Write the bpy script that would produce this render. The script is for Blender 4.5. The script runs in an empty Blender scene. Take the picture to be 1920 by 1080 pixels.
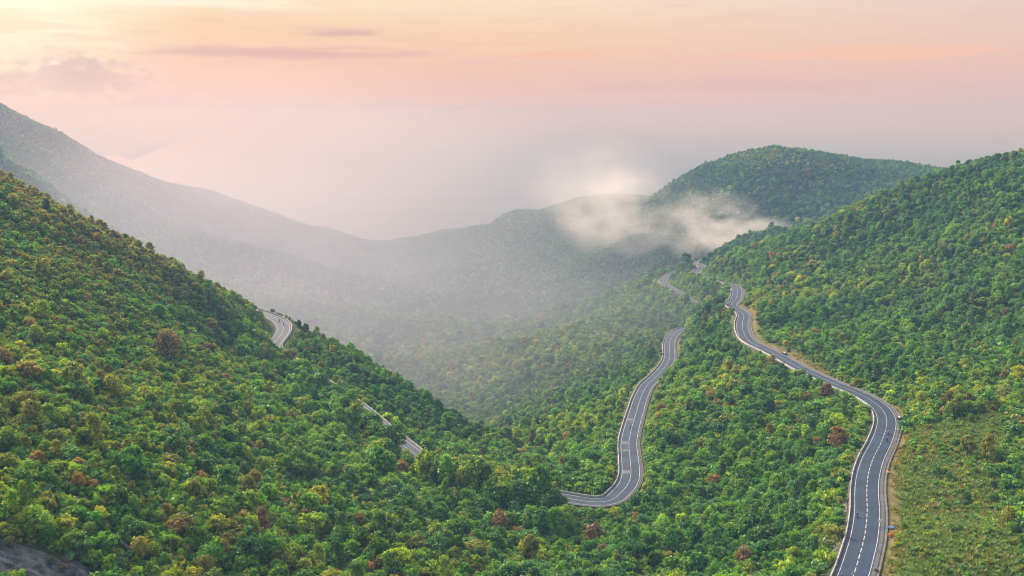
import bpy, bmesh, math, random
import numpy as np
from mathutils import Vector, Matrix, Euler

random.seed(11)
RNG = np.random.default_rng(11)
scene = bpy.context.scene
COL = scene.collection
CAMZ = 480.0                      # camera height above the sea
FPX = 2000.0                      # focal length in 1920-wide pixels
PITCH = math.atan((540 - 213) / FPX)

# ------------------------------------------------------------------ camera
cam_d = bpy.data.cameras.new("camera")
cam = bpy.data.objects.new("camera", cam_d)
COL.objects.link(cam)
cam.location = (0, 0, CAMZ)
cam.rotation_euler = (math.pi / 2 - PITCH, 0, 0)
cam_d.sensor_width = 36.0
cam_d.lens = 36.0 * FPX / 1920.0
cam_d.clip_start = 1.0
cam_d.clip_end = 200000.0
scene.camera = cam

# ------------------------------------------------------------------ world, sun, exposure
SUN_AZ = math.radians(-38.0)      # measured from +Y, negative = towards -X
SUN_EL = math.radians(34.0)
SKY_GAIN = 0.536
HAZE_DENSITY = 2.6e-4
world = bpy.data.worlds.new("World")
scene.world = world
world.use_nodes = True


def build_world():
    nt = world.node_tree
    nt.nodes.clear()
    N, L = nt.nodes.new, nt.links.new

    def math_(op, a, b=None, clamp=False):
        n = N("ShaderNodeMath")
        n.operation = op
        n.use_clamp = clamp
        for i, v in enumerate((a, b)):
            if v is None:
                continue
            if isinstance(v, (int, float)):
                n.inputs[i].default_value = v
            else:
                L(v, n.inputs[i])
        return n.outputs[0]

    def ramp(fac, stops, interp="EASE"):
        n = N("ShaderNodeValToRGB")
        n.color_ramp.interpolation = interp
        cr = n.color_ramp
        while len(cr.elements) < len(stops):
            cr.elements.new(0.5)
        for e, (p, c) in zip(cr.elements, stops):
            e.position = p
            e.color = (*[srgb(v) for v in c], 1)
        L(fac, n.inputs[0])
        return n.outputs[0]

    def srgb(v):
        v /= 255.0
        return v / 12.92 if v <= 0.04045 else ((v + 0.055) / 1.055) ** 2.4

    def mix(fac, a, b, mode="MIX"):
        n = N("ShaderNodeMix")
        n.data_type = "RGBA"
        n.blend_type = mode
        for k, v in ((0, fac), (6, a), (7, b)):
            if isinstance(v, (int, float)):
                n.inputs[k].default_value = v
            elif isinstance(v, tuple):
                n.inputs[k].default_value = (*[srgb(q) for q in v], 1)
            else:
                L(v, n.inputs[k])
        return n.outputs[2]

    tc = N("ShaderNodeTexCoord")
    sep = N("ShaderNodeSeparateXYZ")
    L(tc.outputs["Generated"], sep.inputs[0])
    X, Y, Z = sep.outputs
    elev = math_("MULTIPLY", math_("ARCSINE", Z), 180 / math.pi)         # degrees
    az = math_("MULTIPLY", math_("ARCTAN2", X, Y), 180 / math.pi)        # degrees, 0 = straight ahead
    e01 = math_("DIVIDE", elev, 30.0, clamp=True)
    # warm side (towards the sun, left) and cool side (right)
    warm = ramp(e01, [(0.0, (236, 200, 184)), (0.035, (238, 199, 180)), (0.075, (248, 206, 174)),
                      (0.14, (255, 220, 178)), (0.2, (255, 233, 200)), (0.45, (255, 244, 226)), (1.0, (226, 232, 240))])
    mid = ramp(e01, [(0.0, (224, 196, 190)), (0.025, (238, 198, 182)), (0.06, (240, 199, 180)), (0.12, (247, 210, 178)),
                     (0.2, (252, 228, 200)), (0.45, (250, 240, 230)), (1.0, (220, 230, 242))])
    cool = ramp(e01, [(0.0, (206, 192, 202)), (0.03, (222, 194, 194)), (0.08, (232, 196, 188)), (0.14, (234, 205, 194)),
                      (0.2, (232, 209, 204)), (0.45, (234, 228, 230)), (1.0, (214, 226, 242))])
    azw = math_("SMOOTH_MIN", 1.0, math_("MULTIPLY", math_("ADD", az, 2.0), 1.0 / 24.0, clamp=True))
    azw = math_("MULTIPLY", math_("ADD", az, 0.0), 1.0 / 26.0, clamp=True)
    azl = math_("MULTIPLY", math_("ADD", az, 26.0), 1.0 / 26.0, clamp=True)
    base = mix(azw, mix(azl, warm, mid), cool)
    # glow of the veiled sun
    GA, GE = math.radians(-24.5), math.radians(6.3)
    sd = Vector((math.sin(GA) * math.cos(GE), math.cos(GA) * math.cos(GE), math.sin(GE)))
    dot = N("ShaderNodeVectorMath")
    dot.operation = "DOT_PRODUCT"
    L(tc.outputs["Generated"], dot.inputs[0])
    dot.inputs[1].default_value = sd
    ang = math_("MULTIPLY", math_("ARCCOSINE", math_("MINIMUM", dot.outputs["Value"], 1.0)), 180 / math.pi)
    g = math_("POWER", math_("SUBTRACT", 1.0, math_("DIVIDE", ang, 9.0), clamp=True), 1.25)
    base = mix(math_("MULTIPLY", g, 1.0), base, (268, 260, 236))

    # clouds: soft layered streaks and a few puffs, all in azimuth / elevation
    comb = N("ShaderNodeCombineXYZ")
    L(math_("MULTIPLY", az, 0.28), comb.inputs[0])
    L(math_("MULTIPLY", elev, 2.6), comb.inputs[1])
    streak = N("ShaderNodeTexNoise")
    streak.inputs["Scale"].default_value = 1.0
    streak.inputs["Detail"].default_value = 6.0
    streak.inputs["Roughness"].default_value = 0.55
    L(comb.outputs[0], streak.inputs["Vector"])
    comb2 = N("ShaderNodeCombineXYZ")
    L(math_("MULTIPLY", az, 1.5), comb2.inputs[0])
    L(math_("MULTIPLY", elev, 2.6), comb2.inputs[1])
    puffn = N("ShaderNodeTexNoise")
    puffn.inputs["Scale"].default_value = 1.0
    puffn.inputs["Detail"].default_value = 7.0
    puffn.inputs["Roughness"].default_value = 0.58
    L(comb2.outputs[0], puffn.inputs["Vector"])

    def gauss(a0, sa, e0, se):
        da = math_("DIVIDE", math_("SUBTRACT", az, a0), sa)
        de = math_("DIVIDE", math_("SUBTRACT", elev, e0), se)
        r2 = math_("ADD", math_("MULTIPLY", da, da), math_("MULTIPLY", de, de))
        return math_("POWER", math.e, math_("MULTIPLY", r2, -1.0))

    def cloud(noise, a0, sa, e0, se, lo, gain, colour, amount):
        nonlocal base
        m = math_("MULTIPLY", math_("SUBTRACT", math_("ADD", noise.outputs[0], math_("MULTIPLY", gauss(a0, sa, e0, se), 0.35)), lo), gain, clamp=True)
        m = math_("MULTIPLY", m, gauss(a0, sa * 1.7, e0, se * 1.7))
        base = mix(math_("MULTIPLY", m, amount), base, colour)

    st = math_("MULTIPLY", math_("SUBTRACT", streak.outputs[0], 0.5), 3.0, clamp=True)
    band = math_("MULTIPLY", st, math_("MULTIPLY", math_("SUBTRACT", 14.0, elev), 0.1, clamp=True))
    base = mix(math_("MULTIPLY", band, 0.5), base, (226, 190, 186))
    for c in CLOUDS:
        cloud(streak if c[0] == "s" else puffn, *c[1:])
    base = mix(math_("MULTIPLY", math_("POWER", g, 2.0), 0.9), base, (280, 268, 236))
    # Nishita overhead, blended in well above the frame
    nish = N("ShaderNodeTexSky")
    nish.sky_type = "NISHITA"
    nish.sun_disc = False
    nish.sun_elevation = SUN_EL
    nish.sun_rotation = SUN_AZ
    nish.air_density = 1.2
    nish.dust_density = 3.0
    nsc = mix(1.0, nish.outputs[0], (0, 0, 0), "ADD")
    vm = N("ShaderNodeVectorMath")
    vm.operation = "SCALE"
    L(nsc, vm.inputs[0])
    vm.inputs["Scale"].default_value = 0.12
    up = math_("MULTIPLY", math_("SUBTRACT", elev, 14.0), 1 / 50.0, clamp=True)
    base = mix(math_("MULTIPLY", up, 0.3), base, vm.outputs[0])
    bg = N("ShaderNodeBackground")
    L(base, bg.inputs[0])
    bg.inputs[1].default_value = SKY_GAIN
    out = N("ShaderNodeOutputWorld")
    L(bg.outputs[0], out.inputs[0])


# (noise, azimuth, half-width, elevation, half-height, threshold, gain, colour, amount)
CLOUDS = [
    ("p", -22.0, 2.8, 1.7, 0.8, 0.52, 5.5, (204, 172, 172), 0.85),
    ("p", -21.8, 1.0, 2.15, 0.65, 0.50, 5.5, (200, 168, 170), 0.7),
    ("p", -26.0, 2.6, 1.5, 0.65, 0.52, 5.0, (210, 178, 176), 0.8),
    ("p", -18.4, 1.6, 0.5, 0.35, 0.50, 5.0, (208, 178, 178), 0.75),
    ("s", -13.0, 5.2, 3.05, 0.2, 0.40, 5.0, (222, 180, 172), 0.9),
    ("s", -8.6, 1.5, 4.1, 0.12, 0.40, 5.0, (216, 178, 172), 0.8),
    ("s", 18.0, 6.5, 3.0, 0.42, 0.50, 4.5, (250, 198, 174), 0.9),
    ("s", 3.0, 3.5, 3.0, 0.3, 0.55, 4.0, (252, 196, 166), 0.85),
    ("s", -19.0, 7.5, 5.5, 0.22, 0.45, 5.0, (262, 250, 226), 0.9),
    ("s", -26.0, 3.0, 4.2, 0.5, 0.45, 5.0, (228, 188, 156), 0.75),
    ("s", -10.0, 8.0, 0.3, 0.16, 0.42, 4.0, (208, 178, 180), 0.6),
    ("s", 12.0, 9.0, 1.4, 0.3, 0.5, 4.0, (224, 184, 180), 0.5),
]
build_world()
sun_d = bpy.data.lights.new("sun", "SUN")
sun_d.energy = 5.0
sun_d.angle = math.radians(40.0)
sun_d.color = (1.0, 0.87, 0.70)
sun = bpy.data.objects.new("sun", sun_d)
COL.objects.link(sun)
to_sun = Vector((math.sin(SUN_AZ) * math.cos(SUN_EL), math.cos(SUN_AZ) * math.cos(SUN_EL), math.sin(SUN_EL)))
sun.rotation_euler = to_sun.to_track_quat("Z", "Y").to_euler()
sun.location = (-400, 800, 900)
scene.view_settings.view_transform = "Standard"
scene.view_settings.look = "None"
scene.view_settings.exposure = 0.9
scene.view_settings.gamma = 1.0
scene.view_settings.use_curve_mapping = False
cy = scene.cycles
cy.max_bounces = 8
cy.diffuse_bounces = 3
cy.glossy_bounces = 2
cy.transmission_bounces = 2
cy.transparent_max_bounces = 8
cy.volume_bounces = 7
cy.volume_step_rate = 1.0
cy.volume_max_steps = 96
cy.use_denoising = True
cy.filter_width = 1.1
cy.sample_clamp_indirect = 4.0

# ------------------------------------------------------------------ pixel -> place
CP, SP = math.cos(PITCH), math.sin(PITCH)


def ray(u, v):
    """World direction (x, y, z) with y = 1 through photo pixel u, v."""
    dx, dz = (u - 960) / FPX, (540 - v) / FPX
    y = CP + dz * SP
    z = dz * CP - SP
    return dx / y, 1.0, z / y


def at(u, v, Y):
    r = ray(u, v)
    return np.array((r[0] * Y, Y, CAMZ + r[2] * Y))


def on_profile(u, v, prof):
    """The place on the ray whose height follows prof (list of (Y, z rel. to camera))."""
    ys, zs = zip(*prof)
    lo, hi = 50.0, 6000.0
    r = ray(u, v)
    for _ in range(60):
        m = 0.5 * (lo + hi)
        if r[2] * m > np.interp(m, ys, zs):
            lo = m
        else:
            hi = m
    return np.array((r[0] * lo, lo, CAMZ + np.interp(lo, ys, zs)))


def project(p):
    p = np.asarray(p, float)
    x, y, z = p[..., 0], p[..., 1], p[..., 2] - CAMZ
    d = y * CP - z * SP
    return 960 + FPX * x / d, 540 - FPX * (y * SP + z * CP) / d, d


# ------------------------------------------------------------------ road centre lines
def spline(pts, step=2.0):
    pts = np.array(pts)
    out = []
    n = len(pts)
    for i in range(n - 1):
        p0, p1, p2, p3 = pts[max(i - 1, 0)], pts[i], pts[i + 1], pts[min(i + 2, n - 1)]
        k = max(2, int(np.linalg.norm(p2 - p1) / step))
        t = np.linspace(0, 1, k, endpoint=False)[:, None]
        out.append(0.5 * (2 * p1 + (p2 - p0) * t + (2 * p0 - 5 * p1 + 4 * p2 - p3) * t ** 2 + (3 * p1 - p0 - 3 * p2 + p3) * t ** 3))
    out.append(pts[-1:])
    q = np.concatenate(out)
    w = 9
    ker = np.hanning(w + 2)[1:-1]
    ker /= ker.sum()
    pad = np.concatenate([np.repeat(q[:1], w // 2, 0), q, np.repeat(q[-1:], w // 2, 0)])
    q = np.stack([np.convolve(pad[:, i], ker, "valid") for i in range(3)], 1)
    s = np.concatenate([[0], np.cumsum(np.linalg.norm(np.diff(q, axis=0), axis=1))])
    m = int(s[-1] / step)
    return np.stack([np.interp(np.linspace(0, s[-1], m), s, q[:, i]) for i in range(3)], 1)


PROF_A = [(0, -112), (330, -128), (950, -157), (1000, -163.5), (1250, -184), (1500, -200)]
ROAD_A_PX = [(1560, 1180), (1583, 1120), (1600, 1080), (1615, 1030), (1622, 1000), (1626, 960), (1625, 920), (1628, 890), (1637, 860), (1652, 830),
             (1662, 800), (1661, 780), (1650, 763), (1632, 750), (1608, 737), (1570, 722), (1535, 706), (1500, 690), (1470, 673), (1440, 657),
             (1418, 647), (1402, 637), (1393, 620), (1392, 604), (1395, 593), (1389, 584), (1377, 577), (1371, 571), (1378, 563), (1382, 553),
             (1382, 542), (1377, 536), (1367, 532), (1355, 530), (1333, 525), (1317, 520), (1307, 515), (1306, 508), (1317, 503), (1312, 497), (1300, 493), (1322, 488), (1350, 483)]
PROF_B = [(0, -152), (430, -156), (900, -191), (1250, -197), (1600, -204)]
ROAD_B_PX = [(1073, 943), (1120, 943), (1143, 937), (1163, 925), (1178, 907), (1183, 893), (1182, 867), (1179, 833), (1182, 813), (1187, 793),
             (1194, 770), (1201, 747), (1213, 723), (1230, 707), (1243, 693), (1252, 680), (1256, 668), (1255, 653), (1257, 637), (1269, 622), (1287, 615),
             (1318, 606), (1336, 596), (1330, 585), (1313, 577), (1297, 565), (1282, 556), (1267, 545), (1250, 535), (1243, 527), (1248, 521), (1257, 514), (1275, 508)]
PROF_C = [(0, -160), (400, -157), (480, -153), (560, -146), (640, -140), (700, -130), (800, -122)]
ROAD_C_PX = [(1120, 943), (1073, 943), (1000, 928), (940, 912), (870, 893), (805, 870), (775, 850), (745, 826), (712, 800), (685, 776), (660, 757), (640, 744), (600, 716),
             (560, 690), (528, 668), (510, 650), (520, 637), (531, 623), (532, 612), (525, 602), (508, 593), (485, 586), (462, 579), (430, 572), (400, 567)]
RA = spline([on_profile(u, v, PROF_A) for u, v in ROAD_A_PX])
RB = spline([on_profile(u, v, PROF_B) for u, v in ROAD_B_PX])
RC = spline([on_profile(u, v, PROF_C) for u, v in ROAD_C_PX[1:]])
# join B and C into one road that runs round the valley head
RBC = spline(np.concatenate([RC[::-1][::8][:-2], RB[4::8]]))
ROADS = [RA, RBC]

# ------------------------------------------------------------------ terrain height
TREE_H = 5.0
CTRL = """
-250,200,560 0,312,600 100,360,605 200,412,610 300,477,612 400,540,606 470,612,598 497,680,576 560,712,553 640,772,518 720,838,478 800,895,446 900,936,420 1000,952,408 1075,962,402
0,450,470 0,650,360 0,850,285 0,1080,228 150,700,370 200,900,285 250,550,510 300,750,380 300,1080,255 400,650,500 450,800,395 500,950,320 550,750,465 600,1080,290 650,900,370
700,850,420 800,1000,330 850,930,395 900,1080,310 1000,1000,350 1100,1080,318 1200,1000,362 1250,1080,318 1300,950,395 1400,1080,303 1500,1000,335 1540,1080,300 -200,600,340 -200,900,240
1400,800,485 1300,800,508 1250,850,468 1300,700,640 1400,700,590 1500,750,510 1500,850,430 1500,900,392 1400,900,418 1350,610,790 1305,600,850 1335,586,865 1282,612,868
1100,850,520 1050,800,610 1150,750,635 1150,700,765 1100,650,900 1200,620,950 1180,600,1080 1000,700,900 1000,850,560 950,780,740 900,750,880
565,609,690 620,636,672 690,677,650 750,714,630 810,757,602 870,794,572 930,834,532 600,700,598 700,760,558 760,812,525 850,862,487
870,790,800 800,720,1010 740,650,1250 650,590,1400 600,560,1650 700,520,2000 800,500,2200 1000,650,1020 1100,600,1180 1150,560,1300 1200,545,1300 1256,502,1360 1320,490,1330
1920,302,880 2100,220,850 1820,316,920 1720,338,960 1650,370,1000 1560,412,1040 1480,448,1080 1400,476,1130 1350,489,1190
1920,400,760 1920,500,650 1920,600,560 1920,700,480 1920,850,370 1920,1080,262 1800,400,840 1800,500,720 1800,600,620 1800,700,495 1800,800,400 1800,950,318 1800,1080,262
1700,450,880 1700,550,720 1700,650,585 1700,720,505 1750,850,383 1720,950,332 1700,1060,272 1600,500,860 1600,600,655 1600,680,565 1500,500,900 1500,560,780 1500,630,650 1450,620,690 1420,560,850 2100,500,600 2100,800,380 2100,1080,260
1420,286,1900 1330,316,1930 1260,342,2000 1220,370,2050 1160,375,2150 1060,375,2300 1000,402,2450 945,412,2600 870,433,2800 800,464,3000 730,462,3000 660,447,2930 600,432,2850 570,421,2820 545,413,2750 500,394,2700 450,374,2650 380,357,2580 300,342,2500 230,305,2420 150,277,2350 70,233,2270 0,207,2200 -200,110,2050 1550,299,1950 1640,308,1980 1720,320,2000 1900,360,2100
1300,400,1770 1450,380,1720 1550,400,1650 1480,445,1530 1200,450,1800 1100,450,2020 1000,500,1900 900,480,2300 850,470,2600 300,420,2000 150,350,1850 450,470,1850 550,480,2250 0,296,1500 330,515,1500 400,545,1400 200,430,1700 100,380,1650
""".split()
BEHIND = """
0,312,600,120,-45 200,412,610,130,-42 300,477,612,120,-40 -250,200,560,150,-40 565,609,690,70,-58 620,636,672,75,-64 690,677,650,80,-64 750,714,630,80,-64 810,757,602,80,-56 870,794,572,85,-46
1920,283,880,150,-70 1720,324,960,140,-75 1560,402,1040,140,-80 1400,470,1130,130,-75 1256,502,1360,140,-70 2100,220,850,150,-60
1420,286,1900,400,-120 1220,370,2050,400,-120 1060,375,2300,450,-130 945,407,2600,450,-120 800,464,3000,450,-130 600,432,2850,450,-130 450,374,2650,450,-150 300,342,2500,450,-150 150,277,2350,500,-160 0,207,2200,500,-160 1720,320,2000,450,-120
""".split()
pts = []
for s in CTRL:
    u, v, Y = map(float, s.split(","))
    p = at(u, v, Y)
    p[2] -= TREE_H
    pts.append(p)
for s in BEHIND:
    u, v, Y, dY, dz = map(float, s.split(","))
    p = at(u, v, Y)
    k = (Y + dY) / Y
    pts.append(np.array((p[0] * k, Y + dY, p[2] - TREE_H + dz)))
for x, y, z in ((0, 0, -75), (0, 120, -100), (-150, 100, -85), (200, 120, -104), (-320, 0, -40), (320, 0, -80), (0, -300, -140), (-600, -200, -40), (600, -200, -60),
                (0, 4200, -520), (-1500, 4200, -520), (1500, 4200, -530), (3000, 3500, -520), (-2500, 3600, -450), (3000, 1500, -250), (-2500, 1500, 0)):
    pts.append(np.array((x, y, CAMZ + z)))
for r in ROADS:
    pts += [p for p in r[::14]]
pts = np.array(pts)
C2 = np.where(pts[:, 1] > 1350, 110.0, 28.0)[None] ** 2


def mq_fit(P):
    n = len(P)
    d2 = ((P[:, None, :2] - P[None, :, :2]) ** 2).sum(2)
    A = np.zeros((n + 3, n + 3))
    A[:n, :n] = -np.sqrt(d2 + C2) - np.eye(n) * 0.0
    A[:n, :n] += np.eye(n) * 1.5
    A[:n, n] = 1
    A[:n, n + 1:] = P[:, :2] / 1000
    A[n:, :n] = A[:n, n:].T
    b = np.concatenate([P[:, 2], np.zeros(3)])
    return np.linalg.solve(A, b)


COEF = mq_fit(pts)


def mq_eval(x, y):
    sh = x.shape
    x, y = x.ravel(), y.ravel()
    out = np.empty(len(x))
    for a in range(0, len(x), 20000):
        xs, ys = x[a:a + 20000, None], y[a:a + 20000, None]
        K = -np.sqrt((xs - pts[None, :, 0]) ** 2 + (ys - pts[None, :, 1]) ** 2 + C2)
        out[a:a + 20000] = K @ COEF[:len(pts)] + COEF[len(pts)] + xs[:, 0] / 1000 * COEF[-2] + ys[:, 0] / 1000 * COEF[-1]
    return out.reshape(sh)


_perm = RNG.random((256, 256))


def vnoise(x, y):
    xi, yi = np.floor(x).astype(int), np.floor(y).astype(int)
    fx, fy = x - xi, y - yi
    fx, fy = fx * fx * (3 - 2 * fx), fy * fy * (3 - 2 * fy)
    g = lambda a, b: _perm[a % 256, b % 256]
    return (g(xi, yi) * (1 - fx) + g(xi + 1, yi) * fx) * (1 - fy) + (g(xi, yi + 1) * (1 - fx) + g(xi + 1, yi + 1) * fx) * fy - 0.5


def fbm(x, y, wl, octv=4):
    s, a = 0, 1.0
    for i in range(octv):
        s = s + a * vnoise(x / wl + 17.3 * i, y / wl - 9.1 * i)
        a *= 0.5
        wl *= 0.5
    return s


def axis(lo, a, b, hi, fine, grow):
    mid = np.arange(a, b + fine, fine)
    up, dn, s = [mid[-1]], [mid[0]], fine
    while up[-1] < hi:
        s = min(s * grow, 60)
        up.append(up[-1] + s)
    s = fine
    while dn[-1] > lo:
        s = min(s * grow, 60)
        dn.append(dn[-1] - s)
    return np.concatenate([dn[:0:-1], mid, up[1:]])


GX = axis(-3400, -330, 480, 3400, 3.2, 1.05)
GY = axis(-400, 220, 1320, 4800, 3.2, 1.04)
xx, yy = np.meshgrid(GX, GY)
zz = mq_eval(xx, yy)
RALL = np.concatenate(ROADS)
RID = np.concatenate([np.full(len(r), i) for i, r in enumerate(ROADS)])


def road_dist(x, y):
    """Distance to the nearest road centre line, the road's height there, signed side (+ = right of travel away from camera)."""
    sh = x.shape
    x, y = x.ravel(), y.ravel()
    d = np.full(len(x), 1e4)
    z = np.zeros(len(x))
    side = np.zeros(len(x))
    tang = np.concatenate([np.gradient(r[:, :2], axis=0) for r in ROADS])
    lo, hi = RALL[:, :2].min(0) - 80, RALL[:, :2].max(0) + 80
    idx = np.nonzero((x > lo[0]) & (x < hi[0]) & (y > lo[1]) & (y < hi[1]))[0]
    for a in range(0, len(idx), 8000):
        i = idx[a:a + 8000]
        dx, dy = x[i, None] - RALL[None, :, 0], y[i, None] - RALL[None, :, 1]
        d2 = dx * dx + dy * dy
        j = d2.argmin(1)
        r = np.arange(len(i))
        d[i] = np.sqrt(d2[r, j])
        z[i] = RALL[j, 2]
        side[i] = np.sign(dx[r, j] * tang[j, 1] - dy[r, j] * tang[j, 0])
    return d.reshape(sh), z.reshape(sh), side.reshape(sh)


RD, RZ, RS = road_dist(xx, yy)
crest = (RS > 0) & (xx > -140) & (xx < 4) & (yy < 620)
cu = project(np.stack([xx, yy, zz], -1))[0]
gap = np.clip(1 - np.abs(cu - 675) / 32, 0, 1) * 0.7 + np.clip(1 - np.abs(cu - 772) / 50, 0, 1) * 0.9
zz = zz + np.where(crest, 0.0 * np.exp(-((RD - 18) / 9.0) ** 2) * (1 - np.clip(gap, 0, 1)), 0)
far_amt = np.clip((yy - 1200) / 900, 0, 1)
nz = fbm(xx, yy, 130, 5) * 14 + fbm(xx + 900, yy, 420, 3) * 18 * far_amt + fbm(xx, yy + 400, 160, 3) * 14 * far_amt
nz = nz + fbm(xx + 300, yy, 55, 3) * 6 * np.clip(1.6 - yy / 900, 0.3, 1)
zz = zz + nz * np.clip((RD - 10) / 60, 0, 1) * np.clip((yy - 100) / 200, 0.2, 1)
# each road's bench fades out before the half-way line to the other road
DO = np.full(zz.shape, 1e4)
ii = np.nonzero(RD < 25)
for a0 in range(0, len(ii[0]), 6000):
    s_ = (ii[0][a0:a0 + 6000], ii[1][a0:a0 + 6000])
    dd = [np.sqrt(((xx[s_][:, None] - r[None, ::2, 0]) ** 2 + (yy[s_][:, None] - r[None, ::2, 1]) ** 2).min(1)) for r in ROADS]
    DO[s_] = np.maximum(dd[0], dd[1])
blend = np.where(RS > 0, np.where(yy > 830, 14.0, 5.5), np.where(yy > 830, 13.0, 9.0))
blend = np.maximum(np.minimum(blend, (RD + DO) / 2 - 7.0), 2.0)
w = np.clip((RD - 7.0) / blend, 0, 1)
w = w * w * (3 - 2 * w)
cap = CAMZ + 12
zz = np.where(zz > cap, cap + 22 * (1 - np.exp(-(zz - cap) / 22)), zz)
zz = np.where(RD < 21.5, (RZ - 0.45) * (1 - w) + zz * w, zz)


def ground(x, y):
    x, y = np.asarray(x, float), np.asarray(y, float)
    i = np.clip(np.searchsorted(GX, x) - 1, 0, len(GX) - 2)
    j = np.clip(np.searchsorted(GY, y) - 1, 0, len(GY) - 2)
    fx = (x - GX[i]) / (GX[i + 1] - GX[i])
    fy = (y - GY[j]) / (GY[j + 1] - GY[j])
    return (zz[j, i] * (1 - fx) + zz[j, i + 1] * fx) * (1 - fy) + (zz[j + 1, i] * (1 - fx) + zz[j + 1, i + 1] * fx) * fy


# ------------------------------------------------------------------ materials
def mat(name, colour=(0.5, 0.5, 0.5), rough=0.8, noise=None, spec=0.3, metal=0.0, bump=0.0):
    m = bpy.data.materials.new(name)
    m.use_nodes = True
    nt = m.node_tree
    b = nt.nodes["Principled BSDF"]
    b.inputs["Base Color"].default_value = (*colour, 1)
    b.inputs["Roughness"].default_value = rough
    b.inputs["Specular IOR Level"].default_value = spec
    b.inputs["Metallic"].default_value = metal
    if noise:
        scale, amt = noise
        tc = nt.nodes.new("ShaderNodeTexCoord")
        n = nt.nodes.new("ShaderNodeTexNoise")
        n.inputs["Scale"].default_value = scale
        n.inputs["Detail"].default_value = 6
        nt.links.new(tc.outputs["Object"], n.inputs["Vector"])
        r = nt.nodes.new("ShaderNodeValToRGB")
        r.color_ramp.elements[0].position = 0.3
        r.color_ramp.elements[1].position = 0.7
        r.color_ramp.elements[0].color = (*[c * (1 - amt) for c in colour], 1)
        r.color_ramp.elements[1].color = (*[min(1, c * (1 + amt)) for c in colour], 1)
        nt.links.new(n.outputs[0], r.inputs[0])
        nt.links.new(r.outputs[0], b.inputs["Base Color"])
        if bump:
            bp = nt.nodes.new("ShaderNodeBump")
            bp.inputs["Strength"].default_value = bump
            nt.links.new(n.outputs[0], bp.inputs["Height"])
            nt.links.new(bp.outputs[0], b.inputs["Normal"])
    return m


def leaf_material(name, trans=0.42):
    """Leaf colour = the plant's own tint varied per leaf spray."""
    m = bpy.data.materials.new(name)
    m.use_nodes = True
    nt = m.node_tree
    nt.nodes.clear()
    N, L = nt.nodes.new, nt.links.new
    t = N("ShaderNodeAttribute")
    t.attribute_type = "INSTANCER"
    t.attribute_name = "tint"
    lv = N("ShaderNodeAttribute")
    lv.attribute_name = "leaf_tone"
    hsv = N("ShaderNodeHueSaturation")
    L(t.outputs["Color"], hsv.inputs["Color"])
    mr = N("ShaderNodeMapRange")
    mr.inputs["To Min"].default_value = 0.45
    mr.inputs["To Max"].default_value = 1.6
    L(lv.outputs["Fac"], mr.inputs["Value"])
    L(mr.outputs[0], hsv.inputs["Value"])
    mh = N("ShaderNodeMapRange")
    mh.inputs["To Min"].default_value = 0.512
    mh.inputs["To Max"].default_value = 0.488
    L(lv.outputs["Fac"], mh.inputs["Value"])
    L(mh.outputs[0], hsv.inputs["Hue"])
    d = N("ShaderNodeBsdfDiffuse")
    tr = N("ShaderNodeBsdfTranslucent")
    L(hsv.outputs[0], d.inputs["Color"])
    g = N("ShaderNodeMix")
    g.data_type = "RGBA"
    g.blend_type = "MULTIPLY"
    g.inputs[0].default_value = 1
    L(hsv.outputs[0], g.inputs[6])
    g.inputs[7].default_value = (1.25, 1.15, 0.55, 1)
    L(g.outputs[2], tr.inputs["Color"])
    mx = N("ShaderNodeMixShader")
    mx.inputs[0].default_value = trans
    L(d.outputs[0], mx.inputs[1])
    L(tr.outputs[0], mx.inputs[2])
    gl = N("ShaderNodeBsdfGlossy")
    gl.inputs["Roughness"].default_value = 0.45
    gl.inputs["Color"].default_value = (0.9, 0.95, 1.0, 1)
    mx2 = N("ShaderNodeMixShader")
    mx2.inputs[0].default_value = 0.03
    L(mx.outputs[0], mx2.inputs[1])
    L(gl.outputs[0], mx2.inputs[2])
    o = N("ShaderNodeOutputMaterial")
    L(mx2.outputs[0], o.inputs[0])
    return m


M_LEAF = leaf_material("leaf")
M_BARK = mat("bark", (0.16, 0.12, 0.09), 0.9, (3.0, 0.4))


def link(name, me, parent=None, mats=()):
    o = bpy.data.objects.new(name, me)
    COL.objects.link(o)
    if parent is not None:
        o.parent = parent
    for m in mats:
        if me is not None and m.name not in [x.name for x in me.materials if x]:
            me.materials.append(m)
    return o


def tag(o, label=None, cat=None, group=None, kind=None):
    for k, v in (("label", label), ("category", cat), ("group", group), ("kind", kind)):
        if v:
            o[k] = v
    return o


def mesh_from(name, verts, faces, smooth=False):
    me = bpy.data.meshes.new(name)
    me.from_pydata([tuple(map(float, v)) for v in verts], [], [tuple(int(i) for i in f) for f in faces])
    if smooth:
        me.polygons.foreach_set("use_smooth", [True] * len(me.polygons))
    me.update()
    return me


def fast_mesh(name, verts, quads):
    """verts n x 3, quads m x 4 arrays."""
    me = bpy.data.meshes.new(name)
    me.vertices.add(len(verts))
    me.vertices.foreach_set("co", np.asarray(verts, np.float32).ravel())
    k = quads.shape[1]
    me.loops.add(quads.size)
    me.loops.foreach_set("vertex_index", quads.astype(np.int32).ravel())
    me.polygons.add(len(quads))
    me.polygons.foreach_set("loop_start", np.arange(0, quads.size, k, dtype=np.int32))
    me.update(calc_edges=True)
    me.validate()
    return me


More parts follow.
